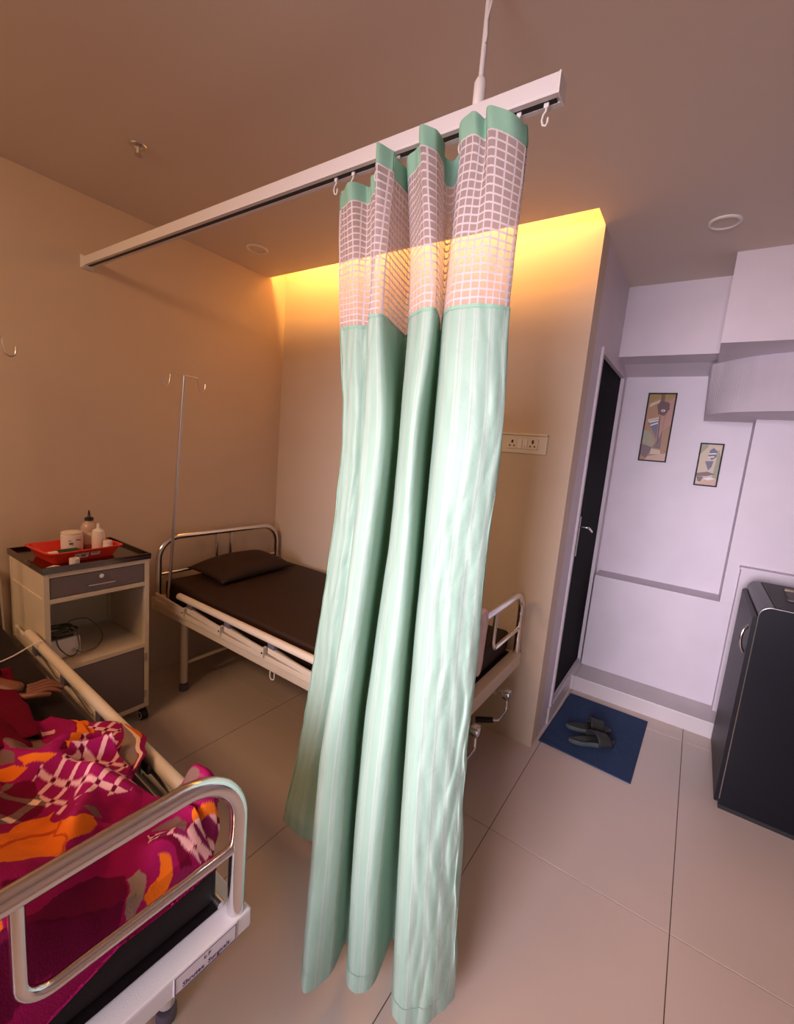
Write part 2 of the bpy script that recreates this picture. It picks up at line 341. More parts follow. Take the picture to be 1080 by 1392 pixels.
def surf(u, z):
    """curtain surface: u 0..12 across the threads, z height"""
    kz = round(z, 4)
    if kz not in _cache: _cache[kz] = [thr(i, z) for i in range(len(TH))]
    x, y = cr(_cache[kz], u)
    top = max(0, min(1, (z-1.95)/.33)); low = 1-top
    # small gathers near the heading, crumples further down, strongest on the right-hand panel
    t2 = top*top
    y += top*.017*math.sin(u*5.3+.6)+t2*.006*math.sin(u*11+z*9)
    x += top*.006*math.sin(u*5.3+2.2)
    wr = .002+.011*max(0, min(1, (u-9.3)/1.2))*min(1, max(.15, (1.55-z)/.9))
    n1 = noise.noise(Vector((u*2.2, z*5.5+u*1.5, 3.1)))+.6*noise.noise(Vector((u*4.5+z*3, z*11, 9.7)))
    n2 = 1-abs(noise.noise(Vector((u*2.0+z*1.2, z*6.5-u*1.6, 17.3))))*2
    y += low*wr*(n1*1.0+n2*.9)
    y += low*.0008*math.sin(u*9+z*1.7)
    if u < 2.2: y += low*.003*noise.noise(Vector((u*3, z*14, 5)))
    return (x, y, z)
def hemz(u): return cr([(z,) for z in TOPZ], u)[0]+.003*math.sin(u*7)
def strip(name, mt, parent, zf, nv, nu=NU, uv=True, u0=0, u1=12):
    """sheet between heights zf(u,0) (top) and zf(u,1)"""
    vs = []; fs = []; uvs = []
    for j in range(nv+1):
        for i in range(nu+1):
            u = u0+(u1-u0)*i/nu; z = zf(u, j/nv); vs.append(surf(u, z)); uvs.append((u*.13, z))
    for j in range(nv):
        for i in range(nu): a = j*(nu+1)+i; fs.append((a, a+1, a+nu+2, a+nu+1))
    me = bpy.data.meshes.new(name); me.from_pydata(vs, [], fs); me.update()
    l = me.uv_layers.new(name='UVMap')
    for lp in me.loops: l.data[lp.index].uv = uvs[lp.vertex_index]
    return link(name, me, mt, parent, True)
cu = thing('privacy_curtain', 'mint green hospital privacy curtain with white net top, hanging in folds from the rail', 'curtain')
SEAM = 1.886
strip('curtain_cloth', 'curtain', cu, lambda u, t: (SEAM-.002*math.sin(u*3))+(.06-SEAM)*t, 210)
strip('heading_band', 'mint', cu, lambda u, t: hemz(u)-.046*t, 8)
def band(name, u0, u1, zt, zb, mt='mint', off=.0012):
    o = strip(name, mt, cu, lambda u, t: zt+(zb-zt)*t, 4 if abs(zt-zb) < .1 else 160, 60 if u1-u0 > 1 else 3, True, u0, u1)
    return o
hm = strip('lower_hem', 'curtain', cu, lambda u, t: .108-.05*t, 3)
for v in hm.data.vertices: v.co.y -= .0015
se = strip('left_side_hem', 'mint', cu, lambda u, t: SEAM+(.06-SEAM)*t, 180, 3, True, -.0, .10)
for v in se.data.vertices: v.co.y -= .0015
sm = strip('seam_band', 'mint', cu, lambda u, t: SEAM+.001-.008*t, 1)
for v in sm.data.vertices: v.co.y -= .0012
# net: equal cells by arc length
def arclen(z, n=600):
    L = [0]; p = Vector(surf(0, z))
    for i in range(1, n+1): q = Vector(surf(12*i/n, z)); L.append(L[-1]+(q-p).length); p = q
    return L
L = arclen(2.05); tot = L[-1]; NC = int(tot/.0185); cell = tot/NC
def u_at(s):
    lo, hi = 0, len(L)-1
    while hi-lo > 1:
        m_ = (lo+hi)//2
        if L[m_] <= s: lo = m_
        else: hi = m_
    return 12*(lo+(s-L[lo])/max(1e-9, L[hi]-L[lo]))/600
NR = 20; cw = .17
ul = []
for k in range(NC+1):
    ul.append(u_at(k*cell-(cw*cell if k else 0)/1)); ul.append(u_at(min(tot, k*cell+(cw*cell*.0 if k == NC else cw*cell*.0))))
ul = []
for k in range(NC): ul += [u_at(k*cell), u_at(k*cell+cw*cell*2*.55), u_at(k*cell+cell*.6)]
ul.append(12-1e-6)
def zl(u):
    zt = hemz(u)-.045; out = []
    for r in range(NR): z0 = zt+(SEAM-zt)*r/NR; h = (SEAM-zt)/NR; out += [z0, z0+h*.24]
    out.append(SEAM); return out
vs = []; cols = len(ul); rows = 2*NR+1
for u in ul:
    for z in zl(u): vs.append(surf(u, z))
fc = []; fh = []
for i in range(cols-1):
    for j in range(rows-1):
        q = (i*rows+j, (i+1)*rows+j, (i+1)*rows+j+1, i*rows+j+1)
        (fc if (i % 3 == 0 or j % 2 == 0) else fh).append(q)
me = bpy.data.meshes.new('net_cords'); me.from_pydata(vs, [], fc); me.update(); o = link('net_cords', me, 'cord', cu, True); o['kind'] = 'stuff'
me = bpy.data.meshes.new('net_sheer'); me.from_pydata(vs, [], fh); me.update(); o = link('net_sheer', me, 'sheer', cu, True); o['kind'] = 'stuff'

# ------------------------------------------------------------------ hospital beds
BL = 1.93; BW = .89
def bed(frame_mat, mattress_mat, dz=0, mh=.105, beam=.432, tubemat='chrome'):
    """origin at head end, far side, floor. x to the foot, y negative to the near side"""
    b = empty('hospital_bed')
    for nm, x, hz, j1, j2 in (('headboard', .0, .888, -.40, -.505), ('footboard', BL+.0, .865, -.37, -.56)):
        e = MB().tube(arc([(x, 0, .46), (x, 0, hz), (x, -BW, hz), (x, -BW, .46)], .13, 12), .0185, 16).obj(nm, tubemat, b)
        for s, y0, y1 in ((1, 0, j1), (-1, -BW, j2)):
            MB().tube(arc([(x, y0, .665), (x, y1, .665), (x, y1, hz)], .045, 8), .0105, 12).obj('inner_rail', tubemat, e)
        for y0 in (0, -BW):
            s = -1 if y0 == 0 else 1
            MB().cyl((x-.02, y0+s*.022, .515), (x-.045, y0+s*.022, .515), .009, 10).obj('bolt', 'steel', e)
    fr = MB()
    fr.box(-.03, -BW-.03, .425, .03, .03, .50, b=.006).box(BL-.03, -BW-.026, beam, BL+.024, .026, .50, b=.005)
    fr.box(.03, -.012, .43, BL-.03, .028, .49, b=.004).box(.03, -BW-.028, .43, BL-.03, -BW+.012, .49, b=.004)
    for k in range(5): xx = .25+k*.36; fr.box(xx, -BW+.012, .455, xx+.03, -.012, .485)
    fr.obj('bed_frame', frame_mat, b)
    for x in (.24, BL-.24):
        for y in (-.03, -BW+.03):
            l = MB().cyl((x, y, .05), (x, y, .43), .021, 16).obj('leg', frame_mat, b)
            MB().lathe([(.024, 0), (.026, .006), (.025, .035), (.021, .037)], (x, y, 0), 16).obj('rubber_foot', 'violet', l)
        MB().cyl((x, -.05, .17), (x, -BW+.05, .17), .011, 10).obj('cross_bar', frame_mat, b)
    # mattress
    bm = bmesh.new(); bmesh.ops.create_cube(bm, size=1)
    for v in bm.verts: v.co = Vector((BL/2+v.co.x*(BL-.08), -BW/2+v.co.y*(BW-.03), .501+mh/2+v.co.z*mh))
    bmesh.ops.bevel(bm, geom=bm.edges[:], offset=.022, segments=4, affect='EDGES', profile=.5)
    me = bpy.data.meshes.new('mattress'); bm.to_mesh(me); bm.free(); o = link('mattress', me, mattress_mat, b, True)
    me.set_sharp_from_angle(angle=math.radians(50))
    # folded side rails
    for sd in (-1, 1):
        y = (-BW-.040) if sd < 0 else .042
        dy = .012 if sd < 0 else -.012
        r = MB().cyl((.30, y, .595), (1.62, y, .595), .0185, 14).obj('side_rail', 'cream', b)
        MB().box(.06, y-dy*.5-.008, .488, 1.72, y-dy*.5+.008, .515, b=.003).obj('rail_channel', 'cream', r)
        for k in range(5):
            x0 = .07+k*.335
            p = MB().box(0, -.006, -.014, .315, .006, .014, b=.002).box(.300, -.016, -.024, .316, .010, .024, b=.002)
            p.xf(Matrix.Translation((x0, y-(.010 if sd < 0 else -.010), .545)) @ Matrix.Rotation(math.radians(3.2), 4, 'Y'))
            pp = p.obj('folding_post', 'cream', r)
            MB().cyl((x0+.308, y-.028 if sd < 0 else y+.028, .528), (x0+.308, y, .528), .005, 8).obj('rivet', 'black', pp)
            if k < 4:
                MB().box(x0+.33, y-.014, .545, x0+.375, y+.014, .585, b=.005).obj('joint_block', 'violet', r)
                MB().cyl((x0+.35, y, .562), (x0+.60, y, .530), .0045, 8).cyl((x0+.36, y+.01, .553), (x0+.60, y+.01, .520), .0045, 8).obj('link_rod', 'steel', r)
    MB().tube(arc([(1.07, -BW-.03, .44), (1.07, -BW-.03, .395), (1.10, -BW-.03, .395), (1.10, -BW-.03, .44)], .014), .003, 8).obj('hanging_hook', 'ivory', b)
    # cranks under the foot end
    for y in (-.235, -.60):
        cr_ = MB().cyl((BL-.10, y, .385), (BL+.045, y, .385), .011, 10).box(BL-.03, y-.012, .37, BL-.005, y+.012, .43).box(BL+.035, y-.018, .362, BL+.07, y+.018, .405, b=.004).obj('crank', 'chrome', b)
        MB().tube(arc([(BL+.055, y, .375), (BL+.06, y, .300), (BL+.055, y-.085, .290), (BL+.03, y-.10, .290)], .02), .0055, 10).obj('crank_arm', 'chrome', cr_)
        MB().tube([(BL+.035, y-.098, .290), (BL-.04, y-.125, .272)], [.0135, .0145], 12).obj('crank_grip', 'black', cr_)
    MB().box(.03, -BW+.012, .488, BL-.03, -.012, .4995).obj('deck', 'rexine2', b)
    if dz:
        for ch in [x for x in bpy.data.objects if x.parent == b]:
            k = ch.name.split('.')[0]
            if k in ('bed_frame', 'mattress', 'side_rail', 'hanging_hook', 'crank', 'deck'): ch.location.z += dz
            
    return b
b1 = bed('cream', 'rexine', .024, .115); b1.location = (.085, -.055, 0)
tag(b1, 'far hospital bed with bare brown mattress beside the wall socket, behind the curtain', 'bed', None)
for ch in [x for x in bpy.data.objects if x.parent == b1 and x.name.startswith('side_rail') and max(v.co.y for v in x.data.vertices) > 0]:
    for g2 in list(ch.children_recursive): bpy.data.objects.remove(g2)
    bpy.data.objects.remove(ch)   # the far bed's wall side has no rail in view
b2 = bed('white_frame', 'rexine2', 0, .105, .454)
TH2 = -.035
b2.location = (1.972-BL*math.cos(TH2), -1.748-BL*math.sin(TH2), 0); b2.rotation_euler = (0, 0, TH2)
tag(b2, 'near hospital bed under a patterned magenta blanket, chrome footboard in the foreground', 'bed', None)
np_ = MB().box(BL+.024, -.150, .456, BL+.0252, -.012, .498).obj('name_plate', 'paper', b2)
np_['label'] = 'white maker label with blue border and lettering'
X = BL+.0252
MB().box(X, -.148, .457, X+.0005, -.1465, .497).box(X, -.0155, .457, X+.0005, -.014, .497).box(X, -.1465, .4955, X+.0005, -.0155, .497).box(X, -.1465, .457, X+.0005, -.0155, .4585).obj('border', 'ink', np_)
text('Shrutee  Surgicals', .0145, 'lettering', 'ink', np_, (X+.0004, -.081, .467), (PI/2, 0, PI/2))
text('L F', .012, 'emblem', 'ink', np_, (X+.0004, -.081, .485), (PI/2, 0, PI/2))

# IV poles
def ivpole(label, base, top, arms):
    t = thing('iv_pole', label, 'iv stand', base)
    T = Vector(top)-Vector(base)
    MB().cyl((0,0,0), T, .0085, 14).obj('pole', 'steel', t)
    a, b_ = arms
    for s, L_ in ((-1, a), (1, b_)):
        p = T; s_ = s
        q = [(p.x, p.y, p.z), (p.x, p.y+s*L_*.5, p.z+.0), (p.x, p.y+s*L_*.62, p.z-.004), (p.x, p.y+s*L_*.64, p.z-.03), (p.x, p.y+s*L_*.70, p.z-.062), (p.x, p.y+s*L_*.84, p.z-.072), (p.x, p.y+s*L_*.97, p.z-.060), (p.x, p.y+s*L_, p.z-.028)]
        q = [cr(q, k*.25) for k in range(29)]
        MB().tube(q, .0032, 8).obj('hook', 'steel', t)
    return t
ivpole('tall thin steel drip pole with two hooks, standing at the far bed', (.20, -.947, .516), (.265, -.905, 1.835), (.125, .125))
ivpole('steel drip pole with hooks at left edge of the picture above the near bed', (.20, -1.70, .516), (.185, -1.735, 1.86), (.125, .125))

# pillow
def pillow():
    n = 28; vs = []; fs = []
    for side in (1, -1):
        for j in range(n+1):
            for i in range(n+1):
                x = -1+2*i/n; y = -1+2*j/n
                h = max(0, (1-abs(x)**2.6))**.6*max(0, (1-abs(y)**2.6))**.6
                px_ = x*(1-.07*(1-abs(y)**2)*abs(x)**3); py_ = y*(1-.07*(1-abs(x)**2)*abs(y)**3)
                z = side*h*(.085 if side > 0 else .03)+.006*noise.noise(Vector((x*2, y*2, side)))*h
                vs.append((px_*.175, py_*.30, z))
    o = (n+1)**2
    for s in (0, 1):
        for j in range(n):
            for i in range(n):
                a = s*o+j*(n+1)+i; q = (a, a+1, a+n+2, a+n+1); fs.append(q if s == 0 else q[::-1])
    me = bpy.data.meshes.new('pillow'); me.from_pydata(vs, [], fs)
    bm = bmesh.new(); bm.from_mesh(me); bmesh.ops.remove_doubles(bm, verts=bm.verts[:], dist=.0005); bm.to_mesh(me); bm.free()
    return me
o = link('pillow', pillow(), 'rexine', None, True); o.location = (.262, -.475, .672); o.rotation_euler = (0, math.radians(4), math.radians(4))
tag(o, 'flat dark brown rexine pillow at the head of the far bed', 'pillow')

# cloth on far bed's footboard
vs = []; fs = []; n = 16; m_ = 22
for j in range(m_+1):
    v = j/m_
    for i in range(n+1):
        u = i/n
        s = v*.36-.10      # runs over the top tube
        y = -.640+.125*(u-.5)*(1-.75*max(0, v-.45)/.55)+.004*math.sin(v*9)
        fold = .006*math.sin(u*11+v*3)+.004*noise.noise(Vector((u*4, v*5, 0)))
        if s < 0: x = 2.015-.022-fold*.5; z = .887+s+.012
        else: x = 2.015+.024+fold; z = .897-s
        if abs(s) < .022: z = .885+.006+.014*(1-(s/.022)**2)*1; x = 2.015+.024*(s/.022)
        vs.append((x, y-.0, z))
for j in range(m_):
    for i in range(n): a = j*(n+1)+i; fs.append((a, a+1, a+n+2, a+n+1))
me = bpy.data.meshes.new('hanging_towel'); me.from_pydata(vs, [], fs)
o = link('hanging_towel', me, 'towel', None, True); md = o.modifiers.new('thick', 'SOLIDIFY'); md.thickness = .003
tag(o, 'small pinkish white cloth hanging over the far bed footboard beside the curtain', 'cloth')

# ------------------------------------------------------------------ bedside cabinet
CX0, CX1, CY0, CY1, CT = .02, .452, -1.622, -1.182, .888
cb = thing('bedside_cabinet', 'cream and grey metal bedside cabinet on castors with a steel top', 'cabinet', ((CX0+CX1)/2, (CY0+CY1)/2, 0))
hx = (CX1-CX0)/2; hy = (CY1-CY0)/2
bd = MB(); p = .022
for sx in (-1, 1):
    for sy in (-1, 1):
        bd.box(min(sx*hx, sx*(hx-p)), min(sy*hy, sy*(hy-p)), .075, max(sx*hx, sx*(hx-p)), max(sy*hy, sy*(hy-p)), .862, b=.002)
for z0, z1 in ((.075, .097), (.405, .425), (.728, .748), (.842, .862)):
    bd.box(hx-p+.001, -hy+p, z0, hx, hy-p, z1).box(-hx, -hy+p, z0, -hx+p, hy-p, z1)
    bd.box(-hx+p, -hy, z0, hx-p, -hy+p, z1).box(-hx+p, hy-p, z0, hx-p, hy, z1)
bd.obj('body_frame', 'cream', cb)
for y in (-1, 1): MB().box(-hx+p, min(y*(hy-.004), y*(hy-.009)), .097, hx-p, max(y*(hy-.004), y*(hy-.009)), .842).obj('side_panel', 'cream', cb)
MB().box(-hx+.004, -hy+p, .097, -hx+.009, hy-p, .842).obj('back_panel', 'cream', cb)
MB().box(-hx+p, -hy+p, .409, hx-.002, hy-p, .424).obj('shelf', 'cream', cb)
MB().box(-hx+p, -hy+p, .080, hx-p, hy-p, .094).obj('bottom_panel', 'cream', cb)
dr = MB().box(-hx+.03, -hy+p+.002, .751, hx-.002, hy-p-.002, .839, b=.003).obj('drawer', 'panel_grey', cb)
MB().tube(arc([(hx-.003, -.055, .785), (hx+.018, -.055, .785), (hx+.018, .055, .785), (hx-.003, .055, .785)], .008), .0035, 8).obj('drawer_handle', 'chrome', dr)
MB().cyl((hx-.003, 0, .818), (hx+.007, 0, .818), .010, 16).obj('lock', 'chrome', dr)
do = MB().box(hx-.018, -hy+p+.003, .100, hx-.002, hy-p-.003, .402, b=.003).obj('door', 'panel_grey', cb)
for z in (.15, .35): MB().cyl((hx+.003, hy-p+.004, z-.02), (hx+.003, hy-p+.004, z+.02), .005, 8).obj('hinge', 'steel', do)
tp = MB().box(-hx-.006, -hy-.006, .862, hx+.006, hy+.006, .876, b=.002)
tp.box(-hx-.006, -hy-.006, .876, hx+.006, -hy+.002, .890).box(-hx-.006, hy-.002, .876, hx+.006, hy+.006, .890).box(-hx-.006, -hy+.002, .876, -hx+.002, hy-.002, .890).box(hx-.002, -hy+.002, .876, hx+.006, hy-.002, .890)
tp.obj('steel_top', 'dark_steel', cb)
for sx in (-1, 1):
    for sy in (-1, 1):
        x, y = sx*(hx-.02), sy*(hy-.02)
        c_ = MB().lathe([(.014, .052), (.014, .066), (.007, .068), (.007, .076)], (x, y, 0), 14).box(x-.012, y-.014, .02, x+.012, y-.010, .055).box(x-.012, y+.010, .02, x+.012, y+.014, .055).obj('castor', 'black', cb)
        MB().tube([(x, y-.017, .027), (x, y-.015, .027), (x, y+.015, .027), (x, y+.017, .027)], [.022, .027, .027, .022], 22).obj('wheel', 'black', c_)
        MB().tube([(x+.0175*math.cos(a*PI/10), y+.0175, .027+.0175*math.sin(a*PI/10)) for a in range(20)], .002, 6, closed=True).tube([(x+.0175*math.cos(a*PI/10), y-.0175, .027+.0175*math.sin(a*PI/10)) for a in range(20)], .002, 6, closed=True).obj('hub_ring', 'white_plastic', c_)
cb.scale = (1, 1, 1.025)
# nebuliser with coiled tube
nb = thing('nebuliser', 'white box-shaped nebuliser with a coiled tube on the cabinet shelf', 'medical device', (.31, -1.50, .435))
MB().box(-.055, -.085, .004, .055, .045, .100, b=.014).obj('housing', 'white_plastic', nb)
MB().box(-.05, -.08, .1, .05, .02, .104, b=.002).obj('lid', 'panel_grey', nb)
MB().cyl((.054, .012, .035), (.060, .012, .035), .009, 12).obj('knob', 'steel', nb)
q = []
for k in range(120):
    a = k*.22; q.append((.0+.045*math.cos(a)+.02*math.sin(a*.31), -.03+.055*math.sin(a)+.02*math.cos(a*.23), .112+.016*abs(math.sin(a*.37))+k*.0001))
MB().tube(q, .0045, 6).obj('coiled_tube', 'cordgreen', nb)
q = [cr([(.056, .02, .03), (.08, .05, .02), (.02, .13, .005), (-.06, .18, .03), (-.12, .14, .10), (-.10, .06, .12), (-.04, .02, .125)], k*.2) for k in range(31)]
MB().tube(q, .003, 6).obj('power_cord', 'cordgrey', nb)
q = [cr([(.04, -.05, .11), (.075, -.05, .07), (.085, -.01, .02), (.07, .03, .04), (.05, .03, .12)], k*.2) for k in range(21)]
MB().tube(q, .0028, 6).obj('air_tube', 'cordgreen', nb)

# red tray and its contents
TZ = .8985
tr = thing('red_tray', 'bright red plastic tray with sloping sides on the steel cabinet top', 'tray', (.262, -1.435, TZ), math.radians(4))
def ring(hx_, hy_, r, z, n=6):
    out = []
    for cx, cy, a0 in ((hx_-r, hy_-r, 0), (-hx_+r, hy_-r, 90), (-hx_+r, -hy_+r, 180), (hx_-r, -hy_+r, 270)):
        for k in range(n+1): a = math.radians(a0+90*k/n); out.append((cx+r*math.cos(a), cy+r*math.sin(a), z))
    return out
rg = [ring(.105, .135, .02, 0), ring(.128, .160, .03, .052), ring(.140, .172, .034, .055), ring(.140, .172, .034, .059), ring(.126, .158, .03, .058), ring(.102, .132, .02, .004)]
mb = MB(); n = len(rg[0]); vs = [p for r in rg for p in r]; fs = []
for j in range(len(rg)-1):
    for k in range(n): fs.append((j*n+k, j*n+(k+1) % n, (j+1)*n+(k+1) % n, (j+1)*n+k))
fs += [tuple(range(n))[::-1], tuple((len(rg)-1)*n+k for k in range(n))]
mb.add(vs, fs, 0, True); mb.obj('tray_body', 'red', tr); tr.scale = (.95, .94, .95)
def sticker(y0, y1, z0, z1, ink):
    # on the outward-leaning front wall
    def P(y, z, e): return (.105+.023*(z/.052)+e, y, z)
    s = MB().add([P(y0, z0, .001), P(y1, z0, .001), P(y1, z1, .001), P(y0, z1, .001)], [(0,1,2,3)]).obj('sticker', 'white_plastic', tr)
    mb = MB()
    for a, b_, c_, d_ in ink: mb.add([P(y0+(y1-y0)*a, z0+(z1-z0)*c_, .0016), P(y0+(y1-y0)*b_, z0+(z1-z0)*c_, .0016), P(y0+(y1-y0)*b_, z0+(z1-z0)*d_, .0016), P(y0+(y1-y0)*a, z0+(z1-z0)*d_, .0016)], [(0,1,2,3)])
    mb.obj('print', 'black', s)
sticker(-.055, .005, .016, .040, [(.08, .35, .62, .75), (.4, .92, .66, .82), (.45, .8, .28, .52), (.08, .3, .2, .3)])
sticker(.015, .058, .022, .040, [(.1, .8, .66, .85)])
def bottle(name, label, prof, capprof, loc, mt, capmt, cat='bottle', extra=None, rz=0):
    t = thing(name, label, cat, loc, rz)
    b = MB().lathe(prof, n=24).obj('bottle_body', mt, t)
    if capprof: MB().lathe(capprof, n=20).obj('cap', capmt, t)
    if extra: extra(t)
    return t
TB = TZ+.0045
def lab1(t):
    MB().lathe([(.0455, .028), (.0455, .078)], n=24, caps=False).obj('paper_label', 'white_plastic', t)
    MB().box(.0445, -.028, .046, .0462, -.012, .055).box(.0445, .0, .064, .0464, .02, .069).box(.0445, -.03, .064, .0463, -.02, .067).obj('print', 'panel_grey', t)
bottle('plastic_jar', 'wide white jar with printed label and flat lid in the red tray', [(.043, 0), (.045, .004), (.045, .085), (.042, .088)], [(.043, .088), (.044, .089), (.044, .099), (.040, .101)], (.195, -1.425, TB), 'white_plastic', 'ivory', 'jar', lab1)
def lab2(t): MB().lathe([(.0375, .025), (.0375, .085)], n=24, caps=False).obj('paper_label', 'ivory', t)
bottle('dropper_bottle', 'tall cloudy squeeze bottle with dark collar and pointed spout, rearmost in the red tray', [(.034, 0), (.037, .004), (.037, .105), (.030, .125), (.015, .138), (.014, .142)], [(.019, .142), (.019, .156), (.012, .158), (.007, .162), (.0025, .195)], (.155, -1.335, TB), 'clear_plastic', 'black', extra=lab2)
def spout(t): MB().lathe([(.012, .1575), (.007, .162), (.0022, .196)], n=14).obj('spout', 'white_plastic', t)
spout(bpy.data.objects['dropper_bottle'])
bottle('spout_bottle', 'cream squeeze bottle with stepped nozzle cap at right end of the tray', [(.026, 0), (.028, .003), (.028, .085), (.026, .098)], [(.026, .098), (.026, .108), (.018, .116), (.009, .120), (.007, .135), (.006, .145)], (.268, -1.338, TB), 'ivory', 'white_plastic')
def lab3(t): MB().lathe([(.0208, .012), (.0208, .026)], n=24, caps=False).obj('paper_label', 'panel_grey', t)
bottle('pill_bottle', 'small white pill bottle with grey label band beside the spout bottle', [(.019, 0), (.0205, .002), (.0205, .048), (.018, .052)], [(.0195, .052), (.0195, .066), (.018, .067)], (.325, -1.320, TB), 'white_plastic', 'white_plastic', extra=lab3)
gt = thing('green_tube', 'dark green tube with a pale cap lying in the left of the red tray', 'tube', (.285, -1.495, TB+.020), math.radians(8))
MB().tube([(0, -.022, 0), (0, .0, 0), (0, .06, 0), (0, .075, -.002)], [.020, .020, .018, .012], 18).obj('tube_body', 'green', gt)
MB().tube([(0, -.062, 0), (0, -.023, 0)], .0165, 18).obj('cap', 'ivory', gt)
o = MB().lathe([(.0185, 0), (.0195, .001), (.0195, .030), (.0185, .031), (.012, .031), (.012, .0)], n=28, caps=False).obj('tape_roll', 'ivory'); o.location = (.418, -1.495, TZ)
tag(o, 'small roll of cream medical tape standing in front of the red tray', 'tape')
o = MB().box(-.02, -.025, 0, .02, .025, .006, b=.002).obj('foil_strip', 'ivory'); o.location = (.425, -1.575, TZ); o.rotation_euler = (0, 0, .6)
tag(o, 'small crumpled foil strip at front left corner of the cabinet top', 'packet')

# ------------------------------------------------------------------ wall socket
sk = thing('switch_socket', 'white electrical plate with two sockets and switches on wall above far bed', 'socket', (1.897, 0, 1.62))
MB().box(-.122, -.010, -.048, .122, 0, .045, b=.003).box(-.118, -.020, .045, .122, 0, .055, b=.002).obj('plate', 'ivory', sk)
MB().box(-.085, -.016, -.026, .078, -.010, .028, b=.002).obj('module_frame', 'white_plastic', sk)
def sock(x, big):
    s = MB().box(x-.024, -.0175, -.023, x+.024, -.016, .025, b=.0006).obj('socket_module', 'ivory', sk)
    mb = MB().box(x-.006, -.0185, .004, x+.004, -.0172, .019 if not big else .022)
    mb.box(x-.016, -.0185, -.014, x-.009, -.0172, -.006).box(x+.007, -.0185, -.014, x+.014, -.0172, -.006); mb.obj('socket_hole', 'black', s)
sock(-.056, 0); sock(.052, 1)
for x in (-.016, .012):
    s = MB().box(x-.0125, -.020, -.022, x+.0125, -.016, .025, b=.0015).obj('switch_rocker', 'white_plastic', sk)
MB().box(.010, -.0207, -.014, .015, -.0198, -.010).obj('switch_mark', 'red', sk)

# ------------------------------------------------------------------ framed pictures
PAL = {}
def pc(n, c_): M[n] = mat(n, c_, .45, spec=.3); return n
for n, c_ in (('p_cream', (.55, .45, .33)), ('p_brown', (.16, .075, .04)), ('p_tan', (.36, .20, .10)), ('p_plum', (.11, .05, .055)), ('p_blue', (.13, .13, .20)), ('p_rose', (.42, .22, .18)), ('p_ochre', (.30, .20, .05)), ('p_sage', (.30, .29, .20)), ('p_mauve', (.17, .11, .12)), ('p_white', (.72, .68, .66)), ('p_dark', (.03, .02, .02)), ('p_salmon', (.55, .36, .28))): pc(n, c_)
def picture(label, x0, x1, z0, z1, polys):
    t = thing('framed_picture', label, 'picture', ((x0+x1)/2, 1.25, z0)); w_ = (x1-x0)/2; h = z1-z0; b = .008
    MB().box(-w_, -.018, 0, -w_+b, 0, h).box(w_-b, -.018, 0, w_, 0, h).box(-w_+b, -.018, 0, w_-b, 0, b).box(-w_+b, -.018, h-b, w_-b, 0, h).obj('frame', 'frame_dark', t)
    names = list(dict.fromkeys(p[0] for p in polys)); mb = MB(); iw = w_-b; ih = h-2*b
    for k, (mn, pts) in enumerate(polys):
        mb.add([(-iw+2*iw*a, -.010-.0002*k, b+ih*c_) for a, c_ in pts], [tuple(range(len(pts)))], names.index(mn))
    mb.add([(-iw, -.002, b), (iw, -.002, b), (iw, -.002, h-b), (-iw, -.002, h-b)], [(0,1,2,3)], 0)
    mb.obj('print', names, t); return t
def ell(cx, cy, rx, ry, n=16): return [(cx+rx*math.cos(2*PI*k/n), cy+ry*math.sin(2*PI*k/n)) for k in range(n)]
sq = [(0,0), (1,0), (1,1), (0,1)]
picture('taller framed abstract print with brown and blue angular shapes, nearer the black door', 2.301, 2.471, 1.602, 2.064, [
 ('p_tan', sq), ('p_ochre', [(0,.86), (.35,.93), (.5,1), (0,1)]), ('p_ochre', [(.55,.88), (1,.97), (1,1), (.5,1)]), ('p_cream', [(.05,.80), (.45,.88), (.48,.92), (.1,.86)]),
 ('p_rose', [(.72,.45), (1,.55), (1,.95), (.8,.9)]), ('p_brown', [(.45,1), (.6,1), (.62,.88), (.85,.86), (.8,.74), (.7,.68), (.45,.7), (.35,.85), (.47,.86)]),
 ('p_plum', [(.45,.9), (.78,.88), (.86,.78), (.66,.69), (.5,.7), (.38,.8)]), ('p_white', ell(.62,.755,.08,.018)), ('p_dark', ell(.62,.755,.035,.009)),
 ('p_cream', [(.08,.62), (.5,.66), (.6,.62), (.1,.57)]), ('p_blue', [(.1,.58), (.5,.63), (.55,.45), (.58,.30), (.3,.48)]), ('p_white', [(.15,.585), (.5,.62), (.5,.60), (.15,.565)]), ('p_white', [(.22,.54), (.5,.58), (.5,.56), (.22,.52)]),
 ('p_sage', [(0,.46), (.25,.44), (.5,.28), (.4,.20), (0,.26)]), ('p_mauve', [(0,.24), (.42,.2), (.25,.03), (0,.08)]), ('p_rose', [(.5,.65), (.7,.68), (.65,.3), (.55,.3)]),
 ('p_mauve', [(.58,.3), (.72,.45), (.75,.18), (.45,.2)]), ('p_cream', [(.4,.18), (.75,.16), (.8,.10), (.38,.09)]), ('p_salmon', [(.3,.06), (1,.12), (1,0), (.2,0)]), ('p_plum', [(.52,.66), (.56,.66), (.62,.28), (.58,.26)])])
